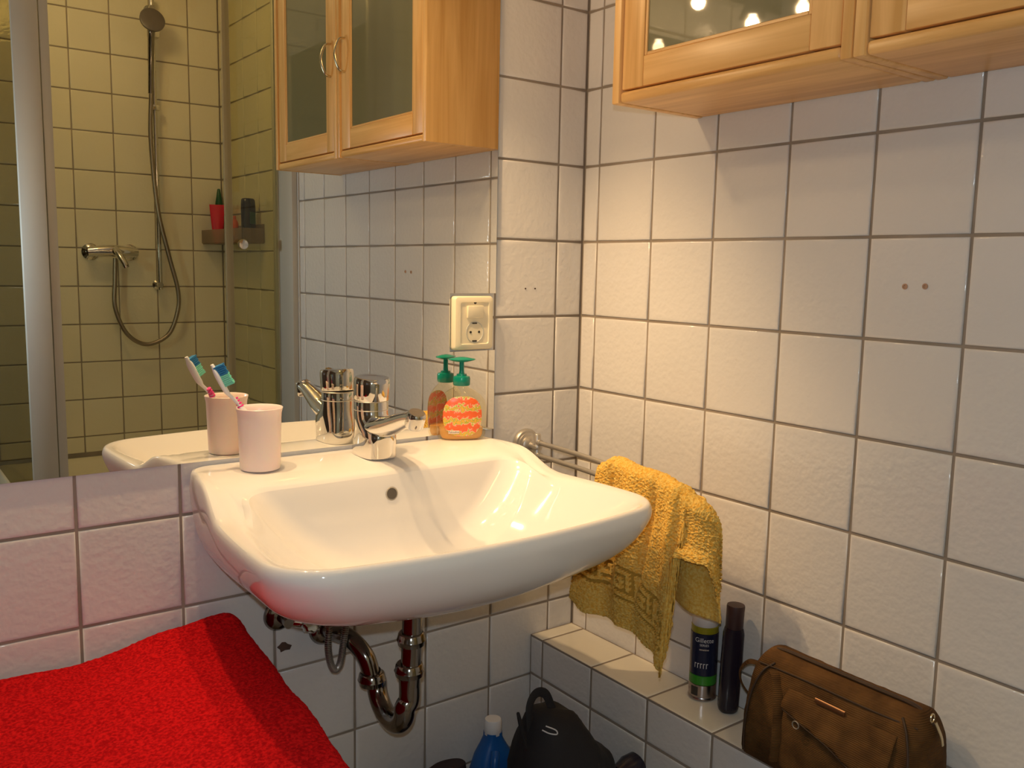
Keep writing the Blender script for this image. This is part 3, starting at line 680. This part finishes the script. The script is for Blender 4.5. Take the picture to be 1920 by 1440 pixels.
# ---------------------------------------------------------------- toiletry bag
BO = Vector((-.063, -.695, LZ))
bg = thing('toiletry_bag', BO, 'brown ribbed cloth toiletry bag with zip on the tiled ledge', 'bag')
Y0, Y1 = .148, -.140
def bag_pt(s, a, push=0.):
    """s 0..1 along y (left end to right end), a 0..1 around section from back bottom over the front up to the top and back"""
    e = 1-.0*s; endr = min(1, .45+.55*math.sqrt(max(0, 1-(1-min(1, min(s, 1-s)/.07))**2)))
    hgt = interp(s, [(0, .150), (.08, .168), (.5, .166), (.92, .166), (1, .150)])
    sec = [(.045, .004), (.0, 0), (-.048, .0), (-.062, .010), (-.063, .035), (-.060, .075), (-.050, .115), (-.040, .142), (-.027, .158), (-.010, .165), (.010, .165), (.026, .158), (.040, .140), (.048, .110), (.055, .06), (.056, .015)]
    k = a*len(sec); i = int(k) % len(sec); t = k-int(k)
    p0, p1, p2, p3 = [Vector(sec[(i+o_) % len(sec)]).to_3d() for o_ in (-1, 0, 1, 2)]
    q = .5*((2*p1)+(p2-p0)*t+(2*p0-5*p1+4*p2-p3)*t*t+(3*p1-p0-3*p2+p3)*t**3)
    x, z = q.x, max(0, q.y)*hgt/.166
    cx, cz = -.002, hgt*.5
    x = cx+(x-cx)*endr; z = max(.0, cz+(z-cz)*(.75+.25*endr)) if z > .02 else z
    y = lerp(Y0, Y1, s)
    wr = .0022*tn((x*1.0, y, z), 42)+.0012*tn((x, y, z+5), 95)
    if z > .006: x += (-1 if x < 0 else 1)*(wr+push)
    return Vector((x, y, z))
bm = BM(); NS, NA = 60, 64
Rg = [[bag_pt(s/NS, a/NA) for a in range(NA)] for s in range(NS+1)]; rings(bm, Rg); link('bag_body', bm, BAG, bg)
def bx(s, z):   # front surface x at height z
    h = z/interp(s, [(0, .150), (.08, .168), (.5, .166), (.92, .166), (1, .150)])*.166
    return interp(h, [(0, -.050), (.010, -.062), (.035, -.063), (.075, -.060), (.115, -.050), (.142, -.040), (.158, -.027)])-.0015
def yf(y): return (Y0-y)/(Y0-Y1)
def on_front(y, z, d_=.002): return Vector((bx(yf(y), z)-d_, y, z))
# zip along the top ridge, seams and piping
bm = BM(); tube(bm, [(.0, Y0-.012, .150), (-.003, Y0-.03, .1665), (-.004, .05, .1685), (-.004, -.05, .1680), (-.003, Y1+.03, .1660), (0, Y1+.006, .148)], lambda t: (.0022, .0050), 10, 6); link('zip', bm, BAGD, bg)
bm = BM(); tube(bm, [on_front(.128, .150), on_front(.05, .151), on_front(-.06, .150), on_front(-.128, .149)], .0013, 8, 6); link('top_seam', bm, BAGD, bg)
for ysd, nm in ((.115, 'piping'), (-.118, 'piping')):
    sg = 1 if ysd > 0 else -1
    bm = BM(); tube(bm, [on_front(ysd-.012*sg, .156), on_front(ysd+.002*sg, .140), on_front(ysd+.012*sg, .105), on_front(ysd+.014*sg, .06), on_front(ysd+.014*sg, .012)], .0018, 10, 6); link(nm, bm, BAGD, bg)
bm = BM(); tube(bm, [on_front(.098, .148), on_front(.088, .138, .004), on_front(.074, .105, .005), on_front(.068, .06, .004), on_front(.070, .02, .002)], lambda t: (.0025, .0085), 14, 6); link('side_strap', bm, BAG, bg)
def flap(u, v):
    y = lerp(.066, -.108, u); zt = .134; zb = interp(u, [(0, .108), (.25, .098), (.5, .088), (.8, .067), (1, .066)])
    z = lerp(zt, zb, v); return on_front(y, z,   .002+.011*sstep(0, 1, v)+.003*tn((y, z, 1), 45))
bm = BM(); grid(bm, flap, 50, 16); fp = link('pocket_flap', bm, BAG, bg); sm_ = fp.modifiers.new('s', 'SOLIDIFY'); sm_.thickness = .002
bm = BM(); tube(bm, [on_front(.064, .1065, .011), on_front(.02, .0965, .013), on_front(-.02, .087, .013), on_front(-.07, .067, .013), on_front(-.106, .0645, .011)], .0010, 8, 6); link('flap_edge', bm, BAGD, bg)
bm = BM(); P0 = on_front(.018, .135, .006); P1 = on_front(-.031, .134, .006); tube(bm, [P0, P1], lambda t: (.0042, .0016), 12, 0); tag(link('metal_badge', bm, COPPER, bg), 'blank bronze metal bar on the flap')
c = on_front(.033, .0965, .016)
bm = BM(); M = Matrix.Translation(c) @ Matrix.Rotation(PI/2, 4, 'Y'); n = 20
rg = [Vector((c.x, c.y+.0055*math.cos(2*PI*i/n), c.z+.0055*math.sin(2*PI*i/n))) for i in range(n+1)]; tube(bm, rg, .0009, 8, 0, False); link('snap_ring', bm, SATIN, bg)
bm = BM(); tube(bm, [(-.010, Y0-.006, .132), (-.022, Y0+.012, .134), (-.030, Y0+.022, .118), (-.032, Y0+.016, .098), (-.030, Y0-.004, .080)], lambda t: (.0016, .0095), 12, 7); link('loop_handle', bm, BAG, bg)
bm = BM(); rg = [Vector((-.006+.005*math.cos(2*PI*i/20), Y1+.006, .160+.006*math.sin(2*PI*i/20))) for i in range(21)]; tube(bm, rg, .0011, 8, 0, False)
zp = link('zip_pull', bm, BRASS, bg)
bm = BM(); tube(bm, [(-.004, Y1+.002, .155), (-.002, Y1-.006, .138), (-.002, Y1-.009, .126)], lambda t: (.0014, .0042), 10, 5); link('pull_tab', bm, BRASS, zp)

# ---------------------------------------------------------------- red towel on a low cabinet
cb = thing('low_cabinet', (-1.16, -.33, 0), 'low white cabinet hidden under the red towel', 'cabinet')
bm = BM(); box(bm, (-.44, -.29, .03), (.385, .300, .622), .008); link('body', bm, WHITEP, cb)
bm = BM(); box(bm, (-.43, -.293, .05), (-.03, -.2915, .60), .0015, 1); box(bm, (-.02, -.293, .05), (.378, -.2915, .60), .0015, 1); link('door_panel', bm, WHITEP, cb)
def red(u, v):
    y = lerp(-.016, -.66, v)
    xe = interp(v, [(0, -.745), (.06, -.737), (.2, -.740), (.45, -.756), (.8, -.776), (1, -.79)])
    L = .85; s = u*1.06                       # metres along the cloth from left
    back = sstep(0, .05, v)
    zt = .640+.010*sstep(-1.15, -.78, xe-(L-min(s, L)))+.008*math.sin((xe-(L-s))*13+y*5+.8)*.7
    zt += .012*math.exp(-((y+.03)/.035)**2)*sstep(-1.0, -.75, xe-L+s)
    xx = xe-L+s
    zt += interp(xx, [(-1.10, .010), (-.95, -.008), (-.84, .004), (-.75, .012)])*math.exp(-((y)/.12)**2)
    zt += .0035*tn((xx, y, 0), 9)+.0022*tn((xx*.7, y*1.6, 4), 22)
    rc = .026; flat = L-rc
    if s < flat: x = xe-L+s; z = zt; nx, nz = 0, 1
    elif s < flat+rc*PI/2:
        a = (s-flat)/rc; x = xe-rc+rc*math.sin(a); z = zt-rc*(1-math.cos(a)); nx, nz = math.sin(a), math.cos(a)
    else:
        dl = s-flat-rc*PI/2; x = xe+.004*math.sin(y*22)*min(1, dl*10)+.06*dl; z = zt-rc-dl; nx, nz = 1, 0
    if v < .045:
        t = 1-v/.045; z -= .016*(t**2)
    dd = .0013*tn((x, y, z), 300)+.0009*tn((x, y, z+2), 620)
    return Vector((x+nx*dd, y, z+nz*dd))
bm = BM(); grid(bm, red, 330, 220); rt = link('bath_towel', bm, RED); s_ = rt.modifiers.new('s', 'SOLIDIFY'); s_.thickness = .004; s_.offset = -1
tag(rt, 'bright red terry bath towel spread over the low cabinet', 'towel')

# ---------------------------------------------------------------- items on the floor under the basin
db = thing('detergent_bottle', (-.262, -.078, .0065), 'blue plastic detergent bottle with white cap on the floor under the basin', 'bottle')
bm = BM(); rings(bm, [bottle_ring(z, a, b, 2.8, 40) for z, a, b in ((0, .044, .028), (.006, .048, .032), (.05, .050, .034), (.20, .050, .034), (.255, .046, .031), (.285, .036, .026), (.305, .024, .020), (.318, .017, .017), (.328, .0165, .0165))]); link('bottle_body', bm, BLUEP, db)
bm = BM(); tube(bm, [(-.012, -.026, .300), (-.020, -.036, .285), (-.026, -.040, .25), (-.022, -.036, .215)], .0085, 14, 6); link('grip_handle', bm, BLUEP, db)
bm = BM(); n = 48; R = []
for z, r_ in ((.322, .0155), (.324, .0170), (.350, .0165), (.353, .0150), (.3535, .006)):
    R.append([Vector(((r_+.0004*(i % 2))*math.cos(2*PI*i/n), (r_+.0004*(i % 2))*math.sin(2*PI*i/n), z)) for i in range(n)])
rings(bm, R); link('cap', bm, WHITEP, db)
rb = thing('red_bottle', (-.250, -.172, .0065), 'red cleaner bottle with white label, half hidden behind the black bag', 'bottle')
bm = BM(); rings(bm, [bottle_ring(z, a, b, 2.4, 32) for z, a, b in ((0, .024, .018), (.005, .028, .022), (.24, .028, .022), (.28, .022, .018), (.305, .012, .012), (.325, .010, .010))]); link('bottle_body', bm, REDP, rb)
bm = BM(); lathe(bm, [(.013, .322), (.0135, .324), (.013, .350), (.010, .352)], 24); link('cap', bm, REDP, rb)
bm = BM(); grid(bm, lambda u, v: Vector((.0286*math.cos(lerp(3.5, 5.2, u)), .0226*math.sin(lerp(3.5, 5.2, u)), lerp(.10, .21, v))), 10, 2); link('label', bm, WHITEP, rb)
# black sports bag
KO = Vector((-.245, -.295, .006))
kb = thing('black_bag', KO, 'black soft bag with loop handle standing against the tiled ledge', 'bag')
def kbag(u, v):
    a = 2*PI*u; t = v
    zz = .5-.5*math.cos(PI*t); rad_ = max(0, math.sin(PI*t))**.55 if t > .5 else lerp(.80, 1, math.sin(PI*t))*sstep(0, .04, t)
    ax, ay = .128*rad_, .088*rad_
    x = ax*math.copysign(abs(math.cos(a))**.85, math.cos(a)); y = ay*math.copysign(abs(math.sin(a))**.85, math.sin(a))
    top = interp(x, [(-.128, .455), (-.075, .492), (-.02, .475), (.06, .395), (.128, .315)])
    z = top*zz
    x -= .012*sstep(.5, 1, zz)
    k = .007*tn((x, y, z), 16)+.002*tn((x, y, z), 50)
    return Vector((x+k, y-k, max(.0, z+k*.6 if v > .05 else 0)))
bm = BM(); grid(bm, kbag, 60, 50, True); bmesh.ops.remove_doubles(bm, verts=bm.verts, dist=1e-4); link('bag_body', bm, BLACKC, kb)
bm = BM(); tube(bm, [(-.095, 0, .450), (-.096, .004, .490), (-.080, .008, .508), (-.060, .006, .502), (-.048, 0, .470)], lambda t: (.0025, .008), 12, 8); link('loop_handle', bm, BLACKC, kb)
bm = BM(); tube(bm, [(-.112, -.01, .430), (-.126, -.012, .470), (-.132, -.012, .495), (-.126, -.008, .485), (-.110, -.004, .440)], .0028, 10, 8); link('cord_loop', bm, BLACKC, kb)
bm = BM(); lathe(bm, [(.010, -.03), (.022, -.02), (.025, .005), (.020, .025), (.008, .032)], 24, M=Matrix.Translation((.108, -.030, .325)) @ Matrix.Rotation(1.2, 4, 'Y')); link('end_knob', bm, BLACKB, kb)
from mathutils.bvhtree import BVHTree
kme = [c_ for c_ in kb.children if c_.name.startswith('bag_body')][0].data
bv = BVHTree.FromPolygons([v.co.copy() for v in kme.vertices], [tuple(p.vertices) for p in kme.polygons])
EM = []
for dx, dz in ((-.013, .004), (-.004, .005), (.006, .001), (.005, -.004), (-.004, -.0035), (-.010, -.001)):      # small swoosh stitched on the upper front of the bag
    c0 = Vector((-.082+dx, -.60, .462+dz)); h = bv.ray_cast(c0, Vector((0, 1, 0)))
    if h[0]: EM.append(h[0]+Vector((0, -.0012, .0005)))
if len(EM) > 3:
    bm = BM(); tube(bm, EM, .0011, 8, 6); tag(link('stitched_emblem', bm, PRINTW, kb), 'small pale curved stitched emblem')
dk = thing('dark_pouch', (-.440, -.150, .006), 'dark purple-black pouch at the bottom edge below the drain', 'bag')
def pouch(u, v):
    a = 2*PI*u; ax = interp(v, [(0, .065), (.1, .085), (.85, .082), (1, .060)]); ay = interp(v, [(0, .035), (.15, .045), (.9, .030), (1, .018)])
    x = ax*math.copysign(abs(math.cos(a))**.6, math.cos(a)); y = ay*math.copysign(abs(math.sin(a))**.7, math.sin(a)); z = .338*v
    z += (.012*(x/.07)-.010*(x/.07)**2)*sstep(.7, 1, v); k = .004*tn((x, y, z), 25); return Vector((x+k, y-k, max(0, z)))
bm = BM(); grid(bm, pouch, 48, 26, True)
bm.verts.ensure_lookup_table(); top = [bm.verts[i*27+26] for i in range(48)]; bm.faces.new(top); bm.faces.new([bm.verts[i*27] for i in range(48)][::-1])
link('pouch_body', bm, simple('plum_black_cloth', (.016, .009, .016), .7, bs=(300, .4)), dk)
bm = BM(); tube(bm, [(-.050, -.018, .331), (0, -.022, .339), (.050, -.018, .335)], lambda t: (.002, .004), 8, 6); link('zip', bm, BLACKB, dk)

# ---------------------------------------------------------------- wall cabinets
CD, CZ, CH = -.203, 1.490, .68
def cabinet(yn, yf_, label, handle_far):
    c = thing('wall_cabinet', (0, yn, CZ), label, 'cabinet', group=None)
    W = yf_-yn                                    # negative (towards the camera side)
    t = .016
    def b(name, lo, hi, mat, par=c, bev=.0025, seg=2):
        lo2 = tuple(min(a, b_) for a, b_ in zip(lo, hi)); hi2 = tuple(max(a, b_) for a, b_ in zip(lo, hi))
        bm = BM(); box(bm, lo2, hi2, bev, seg); return link(name, bm, mat, par)
    b('side_panel', (-.0012, 0, 0), (CD, -t, CH), WOOD_Z); b('side_panel', (-.0012, W+.0004, 0), (CD, W+t, CH), WOOD_Z)
    b('bottom_panel', (-.0012, -t-.0002, .0005), (CD+.002, W+t+.0002, .018), WOOD_Y, bev=.006, seg=3)
    b('top_panel', (-.0012, -t-.0002, CH-.018), (CD+.002, W+t+.0002, CH-.0005), WOOD_Y)
    b('back_panel', (-.0014, -t, .018), (-.005, W+t, CH-.018), WOOD_Z, bev=0)
    # door, inset a little, with its own frame
    y0, y1 = -t-.003, W+t+.003; z0, z1 = .0205, CH-.021; fw = .046; xf, xb = CD+.004, CD+.022
    dr = b('door', (CD+.008, y0-fw+.004, z0+fw-.004), (CD+.012, y1+fw-.004, z1-fw+.004), FROST, bev=0)
    dr['label'] = 'cabinet door with frosted glass in a beech frame'
    b('stile', (xf, y0, z0), (xb, y0-fw, z1), WOOD_Z, dr, .002); b('stile', (xf, y1, z0), (xb, y1+fw, z1), WOOD_Z, dr, .002)
    b('rail', (xf, y0-fw-.0002, z0), (xb, y1+fw+.0002, z0+fw), WOOD_Y, dr, .002); b('rail', (xf, y0-fw-.0002, z1-fw), (xb, y1+fw+.0002, z1), WOOD_Y, dr, .002)
    e = .0055
    for (a0, a1, c0, c1, m_) in ((y0-fw, y0-fw-e, z0+fw, z1-fw, WOOD_Z), (y1+fw, y1+fw+e, z0+fw, z1-fw, WOOD_Z), (y0-fw-e, y1+fw+e, z0+fw, z0+fw+e, WOOD_Y), (y0-fw-e, y1+fw+e, z1-fw, z1-fw-e, WOOD_Y)):
        b('bead', (xf+.002, a0, c0), (xf+.010, a1, c1), m_, dr, .001, 1)
    hy = y1+fw*.42 if handle_far else y0-fw*.42
    bm = BM(); tube(bm, [(xf, hy, .205), (xf-.016, hy, .211), (xf-.027, hy, .245), (xf-.016, hy, .279), (xf, hy, .285)], lambda q: (.0028, .0048), 12, 7); tag(link('handle', bm, BRASS, dr), 'curved brushed metal handle')
    return c
cabinet(-.295, -.7275, 'beech wall cabinet with frosted glass door nearest the mirror wall', True)
cabinet(-.7290, -1.125, 'second beech wall cabinet, at the top right edge of the photo', False)

# ---------------------------------------------------------------- light fixture above the mirror
lf = thing('spotlight_bar', (-.716, 0, 1.83), 'three-lamp spotlight bar on the wall above the mirror', 'lamp')
bm = BM(); box(bm, (-.25, -.022, -.012), (.25, -.0005, .030), .004); link('wall_bar', bm, CHROME, lf)
for L in LAMPS:
    x = L[0]+.716; y = L[1]; z = L[2]-1.83
    bm = BM(); tube(bm, [(x, -.020, .010), (x, -.06, .024), (x, y+.01, z+.075), (x, y, z+.045)], .005, 12, 6); link('arm', bm, CHROME, lf)
    bm = BM(); lathe(bm, [(.008, .048), (.016, .040), (.024, .022), (.028, .012), (.0265, .012), (.022, .022), (.010, .036)], 32, c=(x, y, z)); sh = link('lamp_shade', bm, CHROME, lf)
    bm = BM(); lathe(bm, [(.003, .030), (.005, .028), (.0065, .022), (.006, .016), (.003, .0125)], 20, c=(x, y, z)); link('bulb', bm, BULB, sh)
cl = thing('ceiling_lamp', (-.62, -1.70, ZC), 'round white ceiling lamp in front of the shower', 'lamp')
bm = BM(); lathe(bm, [(.07, -.0005), (.075, -.004), (.075, -.022), (.06, -.026)], 40); link('lamp_base', bm, WHITEP, cl)
bm = BM(); lathe(bm, [(.004, -.027), (.012, -.034), (.014, -.045), (.010, -.056), (.003, -.060)], 24); link('bulb', bm, BULB, cl)

# ---------------------------------------------------------------- shower enclosure (seen in the mirror)
YS = -1.545
tray = thing('shower_tray', (-.35, -2.0, .0), 'raised cream shower tray seen in the mirror', 'shower tray')
bm = BM()
def rr2(x0, x1, y0, y1, r_, z, n=5):
    P = []
    for cx, cy, a0 in ((x1-r_, y1-r_, 0), (x0+r_, y1-r_, PI/2), (x0+r_, y0+r_, PI), (x1-r_, y0+r_, 3*PI/2)):
        for i in range(n+1): a = a0+PI/2*i/n; P.append(Vector((cx+r_*math.cos(a)+.35, cy+r_*math.sin(a)+2.0, z)))
    return P
A = (-.80, XN-.001, YF+.001, YS+.03)
rings(bm, [rr2(*A, .01, .001), rr2(*A, .01, .435), rr2(A[0]+.003, A[1]-.003, A[2]+.003, A[3]-.003, .01, .440), rr2(A[0]+.05, A[1]-.02, A[2]+.02, A[3]-.05, .04, .441), rr2(A[0]+.07, A[1]-.035, A[2]+.035, A[3]-.07, .05, .425), rr2(A[0]+.12, A[1]-.09, A[2]+.09, A[3]-.12, .08, .31)])
link('tray_body', bm, TRAY, tray)
bm = BM(); lathe(bm, [(.035, .311), (.036, .314), (.030, .3155), (.01, .315)], 28, c=(.0, 0, 0)); link('drain', bm, CHROME, tray)
en = thing('shower_enclosure', (-.35, YS, .44), 'aluminium framed glass shower enclosure reflected in the mirror', 'shower enclosure')
def eb(name, lo, hi, mat, par=en, bev=.002, lab=None):
    bm = BM(); box(bm, (lo[0]+.35, lo[1]-YS, lo[2]-.44), (hi[0]+.35, hi[1]-YS, hi[2]-.44), bev, 2)
    o = link(name, bm, mat, par)
    if lab: o['label'] = lab
    return o
eb('corner_post', (-.800, YS-.016, .442), (-.732, YS+.006, 2.15), ALU)
eb('post_strip', (-.7285, YS-.020, .442), (-.704, YS-.002, 2.15), ALU)
eb('wall_profile', (-.020, YS-.012, .442), (-.0015, YS+.100, 2.15), ALU)
eb('wall_profile_rib', (-.032, YS-.035, .442), (-.010, YS-.013, 2.15), ALU)
gp = eb('glass_panel', (-.192, YS-.012, .455), (-.025, YS-.007, 2.12), GLASS, bev=0)
eb('stile', (-.206, YS-.016, .450), (-.182, YS+.000, 2.13), SEAL, gp)
eb('side_glass', (-.797, YF+.02, .455), (-.792, YS-.018, 2.12), GLASS2, bev=0)
eb('side_profile', (-.806, YF+.001, .442), (-.784, YF+.022, 2.15), ALU)
eb('top_rail', (-.800, YS-.018, 2.151), (-.002, YS+.010, 2.19), ALU)
mx_ = thing('shower_mixer', (-.359, YF, 1.258), 'chrome shower mixer on the far tiled wall, seen in the mirror', 'shower mixer')
for s in (-1, 1):
    bm = BM(); lathe(bm, [(.033, .0005), (.033, .006), (.025, .013), (.018, .016), (.016, .040)], 30, M=Matrix.Translation((s*.072, 0, 0)) @ Matrix.Rotation(-PI/2, 4, 'X')); link('union', bm, CHROME, mx_)
bm = BM(); tube(bm, [(-.092, .052, 0), (-.05, .055, .003), (0, .058, .005), (.05, .055, .003), (.092, .052, 0)], lambda t: (.017+.006*math.sin(PI*t),)*2, 20, 5); link('mixer_body', bm, CHROME, mx_)
bm = BM(); tube(bm, [(.005, .060, .012), (.012, .095, -.010), (.026, .120, -.045), (.032, .125, -.060)], lambda t: (lerp(.016, .009, t), lerp(.018, .011, t)), 16, 6); link('lever', bm, CHROME, mx_)
rl = thing('shower_rail', (-.181, YF, 1.13), 'vertical chrome shower rail on the far wall, seen in the mirror', 'shower rail')
bm = BM(); tube(bm, [(0, .045, -.02), (0, .045, 1.12)], .0095, 16, 0); link('rail_tube', bm, CHROME, rl)
for z in (0, 1.08):
    bm = BM(); lathe(bm, [(.020, .001), (.020, .008), (.012, .014), (.011, .055)], 24, M=Matrix.Translation((0, 0, z)) @ Matrix.Rotation(-PI/2, 4, 'X')); link('rail_bracket', bm, CHROME, rl)
bm = BM(); box(bm, (-.016, .030, .69), (.018, .062, .712), .004); link('clamp', bm, CHROME, rl)
bm = BM(); box(bm, (-.020, .035, .965), (.020, .080, 1.0), .006); link('slider', bm, CHROME, rl)
hh = thing('hand_shower', (-.205, YF+.10, 1.88), 'dark grey hand shower on the rail, seen in the mirror', 'hand shower')
bm = BM(); tube(bm, [(.004, -.03, 0), (.006, -.02, .12), (.004, .0, .22), (0, .02, .255)], lambda t: (lerp(.010, .015, t),)*2, 16, 6); link('handle', bm, PIPE, hh)
bm = BM(); lathe(bm, [(.012, -.02), (.035, -.012), (.046, 0), (.047, .010), (.040, .014), (.01, .013)], 32, M=Matrix.Translation((0, .032, .262)) @ Matrix.Rotation(-1.25, 4, 'X')); tag(link('spray_head', bm, simple('grey_nozzle_plate', (.13, .11, .10), .4, bs=(200, .3)), hh), 'round grey spray head')
HS = [(-.201, -2.385, 1.88), (-.204, -2.40, 1.70), (-.186, -2.40, 1.44), (-.146, -2.405, 1.25), (-.114, -2.405, 1.11), (-.118, -2.405, 1.02), (-.160, -2.405, .925), (-.245, -2.405, .890), (-.318, -2.405, .935), (-.359, -2.405, 1.04), (-.356, -2.405, 1.15), (-.352, -2.405, 1.235)]
hz = thing('shower_hose', HS[7], 'long metal shower hose hanging in a loop, seen in the mirror', 'hose')
bm = BM(); tube(bm, [Vector(p)-Vector(HS[7]) for p in HS], .0085, 14, 12); link('hose_tube', bm, simple('hose_metal', (.35, .30, .25), .3, 1., bs=(500, .5)), hz)
# caddy with bottles on the side wall of the shower
cs = thing('shower_caddy', (.049, -2.215, 1.30), 'smoky plastic shower caddy on the side wall, seen in the mirror', 'shelf')
def cbx(name, lo, hi, par=cs):
    bm = BM(); box(bm, lo, hi, .0015, 2); return link(name, bm, GREYTR, par)
cbx('caddy_floor', (-.043, -.235, 0), (.043, .235, .004))
cbx('caddy_rim', (-.046, -.235, .004), (-.0435, .235, .058)); cbx('caddy_rim', (-.043, -.238, .004), (.043, -.2355, .058)); cbx('caddy_rim', (-.043, .2355, .004), (.043, .238, .058))
cbx('caddy_back', (.0432, -.235, .004), (.0452, .235, .075))
ZB = 1.3045
rtb = thing('red_tube', (.056, -2.402, ZB), 'red shampoo tube standing at the left end of the shower caddy, in the mirror', 'tube', rotz=.3)
bm = BM(); rings(bm, [bottle_ring(z, a, b, 2.2, 28) for z, a, b in ((0, .016, .014), (.02, .020, .016), (.10, .027, .010), (.160, .032, .003))]); link('tube_body', bm, REDP, rtb)
gb = thing('green_bottle', (.074, -2.434, ZB), 'dark green pointed bottle behind the red tube, in the mirror', 'bottle')
bm = BM(); lathe(bm, [(.011, 0), (.013, .002), (.015, .13), (.015, .165), (.006, .225), (.004, .228)], 24); link('bottle_body', bm, GREENP, gb)
bb = thing('black_shower_bottle', (.046, -2.02, ZB), 'black shower gel bottle in the middle of the shower caddy, in the mirror', 'bottle', rotz=-.5)
bm = BM(); rings(bm, [bottle_ring(z, a, b, 2.6, 28) for z, a, b in ((0, .026, .018), (.003, .029, .021), (.135, .030, .021), (.160, .028, .020), (.166, .022, .016))]); link('bottle_body', bm, BLACKB, bb)
bm = BM(); grid(bm, lambda u, v: Vector((lerp(-.016, .016, u), .0212, lerp(.07, .115, v))), 4, 2); link('label', bm, GREENP, bb)
rs = thing('small_red_bottle', (.044, -2.165, ZB), 'small orange-red bottle left of the black shower gel, in the mirror', 'bottle')
bm = BM(); lathe(bm, [(.012, 0), (.0145, .002), (.0145, .075), (.010, .088), (.006, .092), (.006, .105), (.003, .106)], 24); link('bottle_body', bm, simple('orange_red_plastic', (.65, .09, .02), .35, bs=(12, .03)), rs)
gs = thing('small_green_bottle', (.044, -2.24, ZB), 'small green bottle right of the red tube, in the mirror', 'bottle')
bm = BM(); lathe(bm, [(.012, 0), (.016, .002), (.016, .105), (.011, .120), (.008, .125), (.008, .150), (.004, .152)], 24); link('bottle_body', bm, simple('moss_green_plastic', (.08, .16, .03), .35, bs=(12, .03)), gs)
bm = BM(); lathe(bm, [(.004, -.002), (.009, .0), (.016, .004), (.018, .012), (.015, .018), (.005, .020)], 28, M=Matrix.Translation((-.155+.35, .003-.0, 1.285-.44)) @ Matrix.Rotation(-PI/2, 4, 'X')); link('knob', bm, CHROME, gp)
